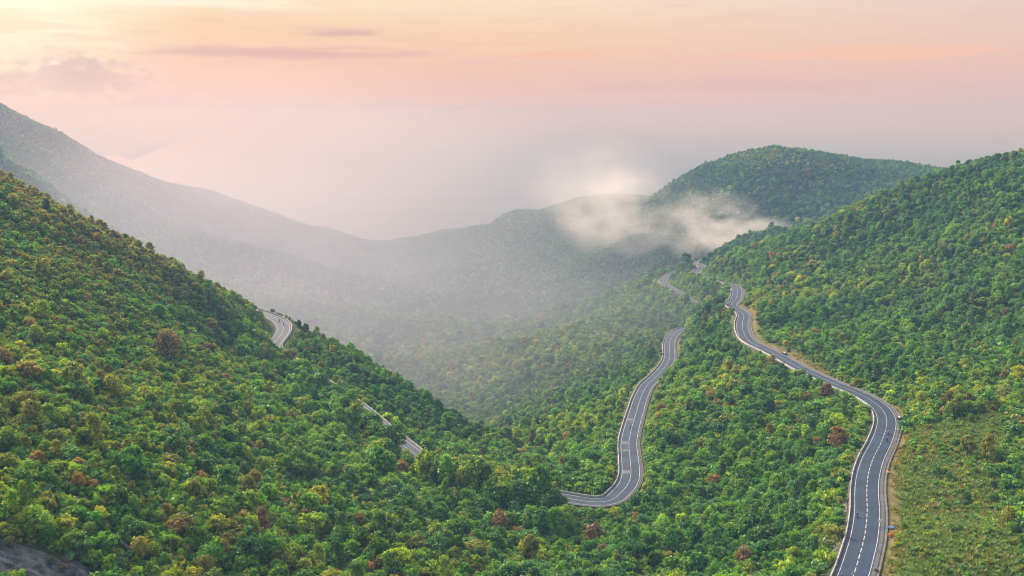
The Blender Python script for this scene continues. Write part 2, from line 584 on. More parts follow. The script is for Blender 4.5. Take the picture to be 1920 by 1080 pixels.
# ------------------------------------------------------------------ terrain mesh
ny, nx = xx.shape
idx = np.arange(nx * ny).reshape(ny, nx)
quads = np.stack([idx[:-1, :-1], idx[:-1, 1:], idx[1:, 1:], idx[1:, :-1]], -1).reshape(-1, 4)
me = fast_mesh("hills", np.stack([xx, yy, zz], -1).reshape(-1, 3), quads)
me.polygons.foreach_set("use_smooth", [True] * len(me.polygons))
uphill = (zz > RZ - 0.2)
onA_ = xx > np.interp(yy, [300, 500, 900, 1100, 1400], [60, 90, 140, 165, 190])
bare = np.clip(1 - np.abs(RD - 8.5) / 4.0, 0, 1) * np.where((RS > 0) & onA_ & (yy < 900), 1.0, 0.4)
a = me.attributes.new("bare", "FLOAT", "POINT")
a.data.foreach_set("value", bare.astype(np.float32).ravel())


def ground_material():
    m = mat("hill_ground", (0.05, 0.06, 0.02), 0.95)
    nt = m.node_tree
    N, L = nt.nodes.new, nt.links.new
    b = nt.nodes["Principled BSDF"]
    b.inputs["Specular IOR Level"].default_value = 0.1
    tc = N("ShaderNodeTexCoord")
    n1 = N("ShaderNodeTexNoise")
    n1.inputs["Scale"].default_value = 0.25
    n1.inputs["Detail"].default_value = 8
    L(tc.outputs["Object"], n1.inputs["Vector"])
    r1 = N("ShaderNodeValToRGB")
    e = r1.color_ramp.elements
    e[0].position, e[0].color = 0.35, (0.035, 0.065, 0.014, 1)
    e[1].position, e[1].color = 0.7, (0.10, 0.14, 0.03, 1)
    L(n1.outputs[0], r1.inputs[0])
    r2 = N("ShaderNodeValToRGB")
    e = r2.color_ramp.elements
    e[0].position, e[0].color = 0.3, (0.13, 0.09, 0.04, 1)
    e[1].position, e[1].color = 0.75, (0.30, 0.20, 0.11, 1)
    n2 = N("ShaderNodeTexNoise")
    n2.inputs["Scale"].default_value = 0.6
    n2.inputs["Detail"].default_value = 8
    L(tc.outputs["Object"], n2.inputs["Vector"])
    L(n2.outputs[0], r2.inputs[0])
    at_ = N("ShaderNodeAttribute")
    at_.attribute_name = "bare"
    mul = N("ShaderNodeMath")
    mul.operation = "MULTIPLY_ADD"
    mul.use_clamp = True
    L(n1.outputs[0], mul.inputs[0])
    mul.inputs[1].default_value = 0.8
    mul.inputs[2].default_value = -0.4
    ad = N("ShaderNodeMath")
    ad.operation = "ADD"
    ad.use_clamp = True
    L(at_.outputs["Fac"], ad.inputs[0])
    L(mul.outputs[0], ad.inputs[1])
    m3 = N("ShaderNodeMath")
    m3.operation = "MULTIPLY"
    L(ad.outputs[0], m3.inputs[0])
    L(at_.outputs["Fac"], m3.inputs[1])
    mx = N("ShaderNodeMix")
    mx.data_type = "RGBA"
    L(m3.outputs[0], mx.inputs[0])
    L(r1.outputs[0], mx.inputs[6])
    L(r2.outputs[0], mx.inputs[7])
    L(mx.outputs[2], b.inputs["Base Color"])
    return m


hills = link("hills", me, None, [ground_material()])
tag(hills, kind="structure")

# sea
def sea_material():
    m = mat("sea_water", (0.02, 0.05, 0.06), 0.22, spec=0.5)
    nt = m.node_tree
    b = nt.nodes["Principled BSDF"]
    b.inputs["IOR"].default_value = 1.33
    tc = nt.nodes.new("ShaderNodeTexCoord")
    mp = nt.nodes.new("ShaderNodeMapping")
    mp.inputs["Scale"].default_value = (0.0006, 0.003, 1)
    n = nt.nodes.new("ShaderNodeTexNoise")
    n.inputs["Scale"].default_value = 1.0
    n.inputs["Detail"].default_value = 5
    nt.links.new(tc.outputs["Object"], mp.inputs[0])
    nt.links.new(mp.outputs[0], n.inputs["Vector"])
    mr = nt.nodes.new("ShaderNodeMapRange")
    mr.inputs["From Min"].default_value = 0.35
    mr.inputs["From Max"].default_value = 0.65
    mr.inputs["To Min"].default_value = 0.36
    mr.inputs["To Max"].default_value = 0.5
    nt.links.new(n.outputs[0], mr.inputs[0])
    nt.links.new(mr.outputs[0], b.inputs["Roughness"])
    return m


SEA = 60000.0
sea = link("sea", mesh_from("sea", [(-SEA, -3000, 0), (SEA, -3000, 0), (SEA, SEA, 0), (-SEA, SEA, 0)], [(0, 1, 2, 3)]), None, [sea_material()])
tag(sea, kind="structure")


# ------------------------------------------------------------------ haze: one closed box of even air, and mist lying in the valley
def volume_material(name, density, colour, aniso):
    m = bpy.data.materials.new(name)
    m.use_nodes = True
    nt = m.node_tree
    nt.nodes.clear()
    v = nt.nodes.new("ShaderNodeVolumePrincipled")
    v.inputs["Density"].default_value = density
    v.inputs["Color"].default_value = (*colour, 1)
    v.inputs["Anisotropy"].default_value = aniso
    o = nt.nodes.new("ShaderNodeOutputMaterial")
    nt.links.new(v.outputs[0], o.inputs["Volume"])
    return m, v


def box_mesh(name, lo, hi):
    (x0, y0, z0), (x1, y1, z1) = lo, hi
    v = [(x0, y0, z0), (x1, y0, z0), (x1, y1, z0), (x0, y1, z0), (x0, y0, z1), (x1, y0, z1), (x1, y1, z1), (x0, y1, z1)]
    return mesh_from(name, v, [(0, 3, 2, 1), (4, 5, 6, 7), (0, 1, 5, 4), (1, 2, 6, 5), (2, 3, 7, 6), (3, 0, 4, 7)])


print("terrain top", zz.max(), zz.min())
HAZE_TOP = max(float(zz.max()) + 25, CAMZ + 25)
hm, hv = volume_material("haze_air", HAZE_DENSITY, (0.16, 0.26, 0.52), 0.12)
hv.inputs["Absorption Color"].default_value = (0.68, 0.34, 0.0, 1)
haze = link("haze", box_mesh("haze", (-SEA - 100, -3100, float(zz.min()) - 1), (SEA + 100, SEA + 100, HAZE_TOP)), None, [hm])
tag(haze, "thin pale haze in the air over hills and sea", "haze", kind="stuff")

# ------------------------------------------------------------------ mist and low cloud in the valley
def soft_volume(name, centre, radii, density, colour, aniso, noise_scale, noise_lo, noise_gain, power=1.5, steps=1.0, turn=0.0, seed=0.0, detail=3.0):
    bm = bmesh.new()
    bmesh.ops.create_icosphere(bm, subdivisions=3, radius=1.0)
    me = bpy.data.meshes.new(name)
    bm.to_mesh(me)
    bm.free()
    m, v = volume_material(name + "_air", density, colour, aniso)
    nt = m.node_tree
    N, L = nt.nodes.new, nt.links.new
    tc = N("ShaderNodeTexCoord")
    ln = N("ShaderNodeVectorMath")
    ln.operation = "DOT_PRODUCT"
    L(tc.outputs["Object"], ln.inputs[0])
    L(tc.outputs["Object"], ln.inputs[1])
    one = N("ShaderNodeMath")
    one.operation = "SUBTRACT"
    one.use_clamp = True
    one.inputs[0].default_value = 1.0
    L(ln.outputs["Value"], one.inputs[1])
    pw = N("ShaderNodeMath")
    pw.operation = "POWER"
    L(one.outputs[0], pw.inputs[0])
    pw.inputs[1].default_value = power
    no = N("ShaderNodeTexNoise")
    no.inputs["Scale"].default_value = noise_scale
    no.inputs["Detail"].default_value = detail
    no.inputs["Roughness"].default_value = 0.62
    ad = N("ShaderNodeVectorMath")
    ad.operation = "ADD"
    ad.inputs[1].default_value = (seed, seed * 0.7, -seed)
    L(tc.outputs["Object"], ad.inputs[0])
    L(ad.outputs[0], no.inputs["Vector"])
    # noise minus a threshold that rises towards the rim: ragged edges
    th = N("ShaderNodeMath")
    th.operation = "SUBTRACT"
    L(no.outputs[0], th.inputs[0])
    th.inputs[1].default_value = noise_lo
    gn = N("ShaderNodeMath")
    gn.operation = "MULTIPLY"
    gn.use_clamp = True
    L(th.outputs[0], gn.inputs[0])
    gn.inputs[1].default_value = noise_gain
    mu = N("ShaderNodeMath")
    mu.operation = "MULTIPLY"
    L(pw.outputs[0], mu.inputs[0])
    L(gn.outputs[0], mu.inputs[1])
    m2 = N("ShaderNodeMath")
    m2.operation = "MULTIPLY"
    L(mu.outputs[0], m2.inputs[0])
    m2.inputs[1].default_value = density
    L(m2.outputs[0], v.inputs["Density"])
    m.cycles.volume_step_rate = steps
    o = link(name, me, None, [m])
    o.location = centre
    o.scale = radii
    o.rotation_euler[2] = turn
    return o


MIST = (0.665, 0.66, 0.84)
CLOUD_W = (0.955, 0.93, 1.0)
for (c, rad, den, no, turn, seed, pw, lab) in (
        ((-480, 1750, CAMZ - 200), (900, 950, 250), 0.78e-3, (1.6, 0.12, 1.8), 0.25, 1.0, 1.2, "pale mist lying in the valley"),
        ((-1050, 2350, CAMZ - 100), (1250, 900, 300), 0.95e-3, (1.6, 0.12, 1.8), 0.0, 4.0, 1.2, "pale mist veiling the long far ridge"),
        ((-430, 1230, CAMZ - 180), (430, 520, 160), 1.5e-3, (1.8, 0.2, 2.0), 0.3, 7.0, 1.5, "thicker mist filling the hollow just beyond the near hill"),
        ((-110, 960, CAMZ - 225), (420, 400, 130), 1.5e-3, (2.2, 0.15, 1.8), 0.3, 9.0, 1.2, "thin mist drifting over the valley floor")):
    o = soft_volume("mist", c, rad, den, (0.82, 0.66, 0.66) if c[0] < -1000 else MIST, 0.2, *no, pw, 1.0, turn, seed, 3.0)  # far-ridge mist coloured pink to carry the sun-side glow
    tag(o, lab, "mist", kind="stuff")
for (u, v, Y, rad, den, no, seed, pw, lab) in (
        (1150, 395, 1880, (125, 110, 86), 2.9e-2, (1.8, 0.43, 2.6), 3.1, 1.2, "white wisp of low cloud drifting over the wooded ridge"),
        (1195, 435, 1750, (130, 100, 56), 2.2e-2, (1.8, 0.43, 2.6), 8.3, 1.2, "thin veil of low cloud below the white wisp"),
        (1335, 425, 1520, (85, 75, 62), 3.2e-2, (1.9, 0.43, 2.6), 5.7, 1.2, "white wisp of low cloud hugging the foot of the far hill"),
        (1405, 448, 1480, (85, 60, 36), 5e-2, (1.9, 0.42, 2.6), 15.7, 1.1, "bright tail of low cloud trailing onto the wooded crest"),
        (1120, 345, 1980, (170, 150, 100), 6e-3, (1.3, 0.42, 3.0), 2.7, 1.4, "faint plume of cloud rising above the ridge against the sea")):
    o = soft_volume("low_cloud", at(u, v, Y), rad, den, CLOUD_W, 0.1, *no, pw, 0.35, 0.0, seed, 6.0)
    tag(o, lab, "cloud", kind="stuff")

# ------------------------------------------------------------------ far coast across the bay
def coast(name, px, top):
    base = [on_profile(u, v, [(0, -CAMZ), (99999, -CAMZ)]) if ray(u, v)[2] < -0.004 else None for u, v in px]
    ring = []
    for (u, v), p in zip(px, base):
        r = ray(u, v)
        Y = min(-CAMZ / r[2] if r[2] < -0.008 else 40000, 40000)
        ring.append((r[0] * Y, Y))
    cx, cyy = sum(p[0] for p in ring) / len(ring), sum(p[1] for p in ring) / len(ring)
    V = [(x, y, -2.0) for x, y in ring] + [(x, y, 3.0) for x, y in ring] + [(cx + (x - cx) * .8, cyy + (y - cyy) * .8, top * random.uniform(.3, 1)) for x, y in ring] + [(cx, cyy, top)]
    k = len(ring)
    F = []
    for i in range(k):
        j = (i + 1) % k
        F += [(i, j, k + j, k + i), (k + i, k + j, 2 * k + j, 2 * k + i), (2 * k + i, 2 * k + j, 3 * k)]
    o = link(name, mesh_from(name, V, F, True), None, [mat(name + "_land", (0.06, 0.07, 0.05), 0.95, (0.002, 0.5))])
    tag(o, kind="structure")
    return o


coast("coast_plain", [(250, 300), (300, 278), (350, 262), (400, 249), (460, 238), (440, 230), (380, 227), (300, 226), (200, 228), (100, 230), (0, 235), (-60, 250), (-60, 300), (60, 305), (150, 300), (190, 296), (215, 288), (230, 296)], 25.0)

# ------------------------------------------------------------------ roads
def frame_of(path):
    t = np.gradient(path, axis=0)
    t[:, 2] = 0
    t /= np.linalg.norm(t, axis=1)[:, None]
    nrm = np.stack([t[:, 1], -t[:, 0], np.zeros(len(t))], 1)      # to the right of travel
    s = np.concatenate([[0], np.cumsum(np.linalg.norm(np.diff(path, axis=0), axis=1))])
    return t, nrm, s


class Path:
    def __init__(self, p):
        self.p = p
        self.t, self.n, self.s = frame_of(p)
        self.len = self.s[-1]

    def pos(self, s, off=0.0, dz=0.0):
        s = np.atleast_1d(s)
        q = np.stack([np.interp(s, self.s, self.p[:, i]) for i in range(3)], 1)
        nn = np.stack([np.interp(s, self.s, self.n[:, i]) for i in range(3)], 1)
        q = q + nn * off
        q[:, 2] += dz
        return q

    def head(self, s):
        tt = [np.interp(s, self.s, self.t[:, i]) for i in range(2)]
        return math.atan2(-tt[0], tt[1])

    def near(self, u, v):
        """Arc length and offset of the road point that shows at pixel u, v."""
        best = None
        for off in np.arange(-7, 9, 0.5):
            q = self.pos(self.s, off)
            a, b, dd = project(q)
            e = np.hypot(a - u, b - v)
            i = e.argmin()
            if best is None or e[i] < best[0]:
                best = (e[i], self.s[i], off)
        return best[1], best[2]


PA, PB = Path(RA), Path(RBC)


def ribbon(path, s0, s1, profile, name, material, parent=None, step=2.0, ends=False):
    """Sweep an open profile [(offset, dz)] along the path."""
    ss = np.linspace(s0, s1, max(2, int((s1 - s0) / step) + 1))
    rows = [path.pos(ss, o, dz) for o, dz in profile]
    k = len(profile)
    V = np.stack(rows, 1).reshape(-1, 3)
    F = [(i * k + j, i * k + j + 1, (i + 1) * k + j + 1, (i + 1) * k + j) for i in range(len(ss) - 1) for j in range(k - 1)]
    if ends:
        F += [tuple(range(k))[::-1], tuple((len(ss) - 1) * k + j for j in range(k))]
    me = mesh_from(name, V, F)
    uv = me.uv_layers.new(name="road")
    us = np.repeat(ss[:, None], k, 1).reshape(-1)
    vs = np.tile(np.array([o for o, _ in profile]), len(ss))
    li = np.empty(len(me.loops), np.int32)
    me.loops.foreach_get("vertex_index", li)
    uv.data.foreach_set("uv", np.stack([us[li], vs[li]], 1).astype(np.float32).ravel())
    return link(name, me, parent, [material])


def asphalt_material():
    m = mat("asphalt", (0.06, 0.065, 0.075), 0.65, spec=0.35)
    nt = m.node_tree
    N, L = nt.nodes.new, nt.links.new
    b = nt.nodes["Principled BSDF"]
    uv = N("ShaderNodeUVMap")
    uv.uv_map = "road"
    tc = N("ShaderNodeTexCoord")
    n1 = N("ShaderNodeTexNoise")
    n1.inputs["Scale"].default_value = 0.12
    n1.inputs["Detail"].default_value = 8
    L(tc.outputs["Object"], n1.inputs["Vector"])
    # patches and seams laid across the lane
    br = N("ShaderNodeTexBrick")
    br.inputs["Scale"].default_value = 1.0
    br.inputs["Brick Width"].default_value = 5.5
    br.inputs["Row Height"].default_value = 4.2
    br.inputs["Mortar Size"].default_value = 0.05
    br.inputs["Mortar Smooth"].default_value = 0.6
    br.inputs["Color1"].default_value = (0.018, 0.040, 0.082, 1)
    br.inputs["Color2"].default_value = (0.014, 0.032, 0.066, 1)
    br.inputs["Mortar"].default_value = (0.011, 0.017, 0.028, 1)
    wob = N("ShaderNodeTexNoise")
    wob.inputs["Scale"].default_value = 0.5
    L(tc.outputs["Object"], wob.inputs["Vector"])
    mxv = N("ShaderNodeVectorMath")
    mxv.operation = "MULTIPLY_ADD"
    L(wob.outputs["Color"], mxv.inputs[0])
    mxv.inputs[1].default_value = (2.5, 0.5, 0)
    L(uv.outputs[0], mxv.inputs[2])
    L(mxv.outputs[0], br.inputs["Vector"])
    # two worn wheel tracks per lane: slightly paler
    sp = N("ShaderNodeSeparateXYZ")
    L(uv.outputs[0], sp.inputs[0])
    wv = N("ShaderNodeMath")
    wv.operation = "SINE"
    sc = N("ShaderNodeMath")
    sc.operation = "MULTIPLY"
    L(sp.outputs[1], sc.inputs[0])
    sc.inputs[1].default_value = 3.2
    L(sc.outputs[0], wv.inputs[0])
    mr = N("ShaderNodeMapRange")
    mr.inputs["From Min"].default_value = -1
    mr.inputs["To Min"].default_value = 0.92
    mr.inputs["To Max"].default_value = 1.08
    L(wv.outputs[0], mr.inputs[0])
    mr2 = N("ShaderNodeMapRange")
    mr2.inputs["From Min"].default_value = 0.3
    mr2.inputs["From Max"].default_value = 0.7
    mr2.inputs["To Min"].default_value = 0.7
    mr2.inputs["To Max"].default_value = 1.35
    L(n1.outputs[0], mr2.inputs[0])
    mm = N("ShaderNodeMath")
    mm.operation = "MULTIPLY"
    L(mr.outputs[0], mm.inputs[0])
    L(mr2.outputs[0], mm.inputs[1])
    vs = N("ShaderNodeVectorMath")
    vs.operation = "SCALE"
    L(br.outputs[0], vs.inputs[0])
    L(mm.outputs[0], vs.inputs["Scale"])
    L(vs.outputs[0], b.inputs["Base Color"])
    return m


M_ASPH = asphalt_material()
M_PAINT = mat("road_paint", (0.44, 0.45, 0.47), 0.7, (0.5, 0.4))
M_WORN = mat("worn_paint", (0.20, 0.21, 0.23), 0.8, (0.9, 0.5))
M_CONC = mat("concrete", (0.105, 0.103, 0.108), 0.85, (0.5, 0.35))
M_WALL = mat("parapet_concrete", (0.42, 0.42, 0.42), 0.8, (0.4, 0.25))
M_STEEL = mat("galvanised_steel", (0.45, 0.46, 0.48), 0.45, metal=0.6)


def make_road(path, label, wall_label, dash_to, gutter_w):
    road = ribbon(path, 0, path.len, [(-4.75, 0), (-2, 0.05), (0, 0.08), (2, 0.05), (4.4, 0)], "road", M_ASPH)
    tag(road, kind="structure")
    for off in (-3.9, 3.85):
        w_ = 0.095
        ribbon(path, 0, path.len, [(off - w_, 0.028), (off + w_, 0.028)], "edge_line", M_PAINT, road)
    s = 0.0
    first = None
    while s < dash_to:
        ribbon(path, s, s + 3.9, [(-0.12, 0.086), (0.12, 0.086)], "lane_dash", M_PAINT, road)
        s += 5.6
    ribbon(path, s, path.len, [(-0.08, 0.086), (0.08, 0.086)], "centre_line", M_PAINT, road)
    # paved drain on the uphill side
    ribbon(path, 0, path.len, [(4.4, -0.004), (4.4 + gutter_w * .55, -0.05), (4.4 + gutter_w * .8, -0.28), (4.4 + gutter_w, 0.06), (4.4 + gutter_w + .3, 0.06), (4.4 + gutter_w + .3, -0.6)], "drain", M_CONC, road)
    ribbon(path, 0, path.len, [(-6.1, -0.5), (-6.1, 0.02), (-4.75, -0.004)], "kerb", M_CONC, road)
    # parapet on the downhill side, cast in sections
    root = bpy.data.objects.new("parapet", None)
    COL.objects.link(root)
    root.location = path.pos(path.len / 2, -5.4)[0]
    tag(root, wall_label, "parapet", "parapets along the mountain road")
    s = 0.0
    while s < path.len - 6:
        e = min(s + 9.6, path.len)
        o = ribbon(path, s, e, [(-5.15, -0.02), (-5.2, 0.72), (-5.25, 0.78), (-5.5, 0.78), (-5.55, 0.72), (-5.6, -0.6)], "wall_section", M_WALL, root, 2.4, True)
        o.matrix_parent_inverse = root.matrix_world.inverted() if False else Matrix.Translation(-root.location)
        s = e + 0.35
    return road


sA, _ = PA.near(1663, 806)
ROAD_UP = make_road(PA, "", "white concrete parapet along the upper road with dashed centre line", sA, 1.75)
ROAD_LOW = make_road(PB, "", "white concrete parapet along the lower road round the valley head", 0.0, 0.9)
# rumble bars across the outer lane of the lower road
for (u, v) in ((1174, 888), (1177, 833), (1188, 789), (1173, 846)):
    s, _ = PB.near(u, v)
    for k in range(4 if v != 846 else 2):
        ribbon(PB, s + k * 1.5, s + k * 1.5 + 0.75, [(-3.6, 0.045), (-0.4, 0.09)], "rumble_bar", M_WORN, ROAD_LOW)


# ------------------------------------------------------------------ tree prototypes
def crown_mesh(name, seed, rx, rz, lobes, per, leaf, flat=0.0, lobe_r=(0.32, 0.5), droop=0.0, open_=0.0):
    r = np.random.default_rng(seed)
    V, Q, T = [], [], []
    cs = []
    for i in range(lobes):
        a = i * 2.399 + r.uniform(0, 0.7)
        h = (i + 0.5) / lobes
        rad = rx * math.sqrt(max(0.03, 1 - (1.55 * h - 0.55) ** 2)) * r.uniform(0.35, 0.8)
        z = rz * (h * 1.5 + 0.12) * (1 - flat * 0.4) + r.uniform(-.25, .25)
        cs.append((math.cos(a) * rad, math.sin(a) * rad, z, rx * r.uniform(*lobe_r), r.uniform(-0.28, 0.28)))
    for (cx, cy_, cz, lr, tone) in cs:
        n = per
        d = r.normal(size=(n, 3))
        d[:, 2] = np.abs(d[:, 2]) * 1.1 - 0.45
        d /= np.linalg.norm(d, axis=1)[:, None]
        rr = lr * r.uniform(0.60, 1.18, n) * (1 + 0.3 * r.normal(size=n) * open_)
        p = np.array((cx, cy_, cz)) + d * rr[:, None] * np.array((1, 1, 0.8 - flat * 0.3))
        nrm = d + r.normal(size=(n, 3)) * 0.7
        nrm[:, 2] += 0.25
        nrm /= np.linalg.norm(nrm, axis=1)[:, None]
        t = np.cross(nrm, r.normal(size=(n, 3)))
        t /= np.linalg.norm(t, axis=1)[:, None]
        bt = np.cross(nrm, t)
        s = leaf * r.uniform(0.6, 1.35, n)[:, None]
        b0 = len(V) if isinstance(V, np.ndarray) else sum(len(v) for v in V)
        quad = np.stack([p - t * s, p + bt * s * 0.55 - nrm * s * 0.15, p + t * s - nrm * s * droop, p - bt * s * 0.55 - nrm * s * 0.15], 1)
        V.append(quad.reshape(-1, 3))
        Q.append(np.arange(n * 4).reshape(n, 4) + b0)
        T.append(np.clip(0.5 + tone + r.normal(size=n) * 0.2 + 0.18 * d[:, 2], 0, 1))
    me = fast_mesh(name, np.concatenate(V), np.concatenate(Q))
    a = me.attributes.new("leaf_tone", "FLOAT", "FACE")
    a.data.foreach_set("value", np.concatenate(T).astype(np.float32))
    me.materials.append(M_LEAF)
    return me


def trunk_mesh(name, seed, h, r0, spread):
    r = random.Random(seed)
    V, F = [], []

    def limb(p0, p1, ra, rb, seg=3, sides=6):
        b0 = len(V)
        ax = (p1 - p0).normalized()
        s = ax.orthogonal().normalized()
        t = ax.cross(s)
        for k in range(seg + 1):
            f = k / seg
            c = p0.lerp(p1, f) + s * math.sin(f * 3.1) * 0.12
            rr = ra + (rb - ra) * f
            for i in range(sides):
                an = 2 * math.pi * i / sides
                V.append(c + (s * math.cos(an) + t * math.sin(an)) * rr)
        for k in range(seg):
            for i in range(sides):
                j = (i + 1) % sides
                F.append((b0 + k * sides + i, b0 + k * sides + j, b0 + (k + 1) * sides + j, b0 + (k + 1) * sides + i))

    top = Vector((r.uniform(-.3, .3), r.uniform(-.3, .3), h))
    limb(Vector((0, 0, -0.8)), top, r0, r0 * 0.5, 4)
    for i in range(5):
        f = 0.55 + 0.1 * i
        a = i * 2.4 + r.uniform(0, .6)
        p0 = Vector((0, 0, 0)).lerp(top, f)
        limb(p0, p0 + Vector((math.cos(a) * spread, math.sin(a) * spread, spread * 0.8)), r0 * 0.45, r0 * 0.15)
    me = mesh_from(name, V, F, True)
    me.materials.append(M_BARK)
    return me


# crown base heights are included: crown z = 0 is where the leaves begin
KINDS = [
    # name, rx, rz, trunk h, lobes, per, leaf, flat, lobe_r, droop, open
    ("round", 2.9, 2.6, 2.2, 26, 44, 0.36, 0.0, (0.20, 0.40), 0.1, 0.5),
    ("broad", 3.8, 2.1, 2.6, 32, 42, 0.38, 0.3, (0.16, 0.34), 0.1, 0.5),
    ("tall", 2.3, 3.5, 2.6, 26, 44, 0.34, 0.0, (0.22, 0.44), 0.15, 0.5),
    ("dense", 2.7, 2.2, 1.8, 30, 42, 0.32, 0.1, (0.18, 0.36), 0.05, 0.4),
    ("loose", 3.3, 2.8, 2.8, 20, 42, 0.42, 0.1, (0.16, 0.36), 0.3, 0.8),
    ("clumpy", 3.2, 2.5, 2.4, 17, 64, 0.36, 0.0, (0.22, 0.46), 0.1, 0.4),
    ("feathery", 2.7, 2.8, 2.4, 20, 46, 0.55, 0.0, (0.18, 0.40), 0.5, 0.9),
    ("low", 2.5, 1.6, 1.0, 20, 42, 0.34, 0.2, (0.2, 0.4), 0.1, 0.5),
]
PROTO = []
FAR = bpy.data.collections.new("forest_trees")       # not linked to the scene: source meshes of the far forest
for i, (nm, rx, rz, th, lo, pe, lf, fl, lr, dr, op) in enumerate(KINDS):
    cm = crown_mesh("crown_" + nm, 100 + i, rx, rz, lo, pe, lf, fl, lr, dr, op)
    tm = trunk_mesh("trunk_" + nm, 200 + i, th + rz * 0.6, 0.17, rx * 0.45)
    PROTO.append((cm, tm, th))
    bm = bmesh.new()
    bm.from_mesh(tm)
    jm = bpy.data.meshes.new("tree_" + nm)
    # joined copy: crown raised on its trunk
    nv = len(cm.vertices)
    cv = np.empty(nv * 3, np.float32)
    cm.vertices.foreach_get("co", cv)
    cv = cv.reshape(-1, 3) + np.array((0, 0, th * 0.8))
    tv = np.array([v.co[:] for v in tm.vertices])
    cq = np.arange(nv).reshape(-1, 4)
    tq = np.array([p.vertices[:] for p in tm.polygons]) + nv
    jm = fast_mesh("tree_" + nm, np.concatenate([cv, tv]), np.concatenate([cq, tq]))
    tone = np.empty(len(cq), np.float32)
    cm.attributes["leaf_tone"].data.foreach_get("value", tone)
    a = jm.attributes.new("leaf_tone", "FLOAT", "FACE")
    a.data.foreach_set("value", np.concatenate([tone, np.full(len(tq), .5, np.float32)]))
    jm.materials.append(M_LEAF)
    jm.materials.append(M_BARK)
    jm.polygons.foreach_set("material_index", np.concatenate([np.zeros(len(cq), np.int32), np.ones(len(tq), np.int32)]))
    bm.free()
    o = bpy.data.objects.new("%02d_%s" % (i, nm), jm)
    FAR.objects.link(o)


def scatter_group(name, coll):
    ng = bpy.data.node_groups.new(name, "GeometryNodeTree")
    ng.interface.new_socket("Geometry", in_out="INPUT", socket_type="NodeSocketGeometry")
    ng.interface.new_socket("Geometry", in_out="OUTPUT", socket_type="NodeSocketGeometry")
    N, L = ng.nodes.new, ng.links.new
    gi, go = N("NodeGroupInput"), N("NodeGroupOutput")
    ci = N("GeometryNodeCollectionInfo")
    ci.inputs["Collection"].default_value = coll
    ci.inputs["Separate Children"].default_value = True
    ci.inputs["Reset Children"].default_value = True
    ip = N("GeometryNodeInstanceOnPoints")
    ip.inputs["Pick Instance"].default_value = True

    def named(n, t):
        a = N("GeometryNodeInputNamedAttribute")
        a.data_type = t
        a.inputs["Name"].default_value = n
        return next(s for s in a.outputs if s.enabled)

    L(gi.outputs[0], ip.inputs["Points"])
    L(ci.outputs[0], ip.inputs["Instance"])
    L(named("variant", "INT"), ip.inputs["Instance Index"])
    e2r = N("FunctionNodeEulerToRotation")
    L(named("rot", "FLOAT_VECTOR"), e2r.inputs[0])
    L(e2r.outputs[0], ip.inputs["Rotation"])
    L(named("size", "FLOAT_VECTOR"), ip.inputs["Scale"])
    L(ip.outputs[0], go.inputs[0])
    return ng


def scatter(name, P, variant, rot, size, tint, coll):
    me = bpy.data.meshes.new(name)
    me.vertices.add(len(P))
    me.vertices.foreach_set("co", P.astype(np.float32).ravel())
    for n, t, v, f in (("variant", "INT", variant.astype(np.int32), "value"), ("rot", "FLOAT_VECTOR", rot.astype(np.float32), "vector"),
                       ("size", "FLOAT_VECTOR", size.astype(np.float32), "vector"),
                       ("tint", "FLOAT_COLOR", np.concatenate([tint, np.ones((len(tint), 1))], 1).astype(np.float32), "color")):
        a = me.attributes.new(n, t, "POINT")
        a.data.foreach_set(f, v.ravel())
    o = link(name, me)
    md = o.modifiers.new("scatter", "NODES")
    md.node_group = scatter_group(name + "_nodes", coll)
    return o


# ------------------------------------------------------------------ where trees stand
def jitter_grid(x0, x1, y0, y1, s):
    gx, gy = np.meshgrid(np.arange(x0, x1, s), np.arange(y0, y1, s))
    gx = gx + (np.arange(gx.shape[0]) % 2)[:, None] * s * 0.5
    return gx.ravel() + RNG.uniform(-.42, .42, gx.size) * s, gy.ravel() + RNG.uniform(-.42, .42, gx.size) * s


def in_view(x, y, z, mu=190, mv=120):
    u, v, d = project(np.stack([x, y, z], -1))
    return (u > -mu) & (u < 1920 + mu) & (v > -300) & (v < 1080 + mv) & (d > 50)


sets = []
for y0, y1, s, sc, small in ((170, 620, 3.2, 0.68, 0), (300, 760, 2.3, 0.43, 1), (620, 1250, 3.7, 0.76, 0), (1250, 2000, 5.2, 0.95, 0), (2000, 3350, 6.0, 0.85, 0)):
    X, Y_ = jitter_grid(-0.62 * y1, 0.62 * y1 if not small else 30, y0, y1, s)
    Z = ground(X, Y_)
    k = in_view(X, Y_, Z) & (Z > 4)
    # the near hill and its spur carry lower, finer growth towards the top
    u_, v_, _ = project(np.stack([X, Y_, Z], -1))
    fine_ = np.clip((930 - v_) / 260, 0, 1) * np.clip((1000 - u_) / 120, 0, 1) * (Y_ < 740)
    pr = RNG.random(len(X))
    k &= (pr < fine_) if small else (pr > fine_ * 0.93)
    sets.append((X[k], Y_[k], Z[k], np.full(k.sum(), sc)))
TX, TY, TZ, TS = (np.concatenate(q) for q in zip(*sets))
d, rz_, rs_ = road_dist(TX, TY)
U, V, D = project(np.stack([TX, TY, TZ], -1))
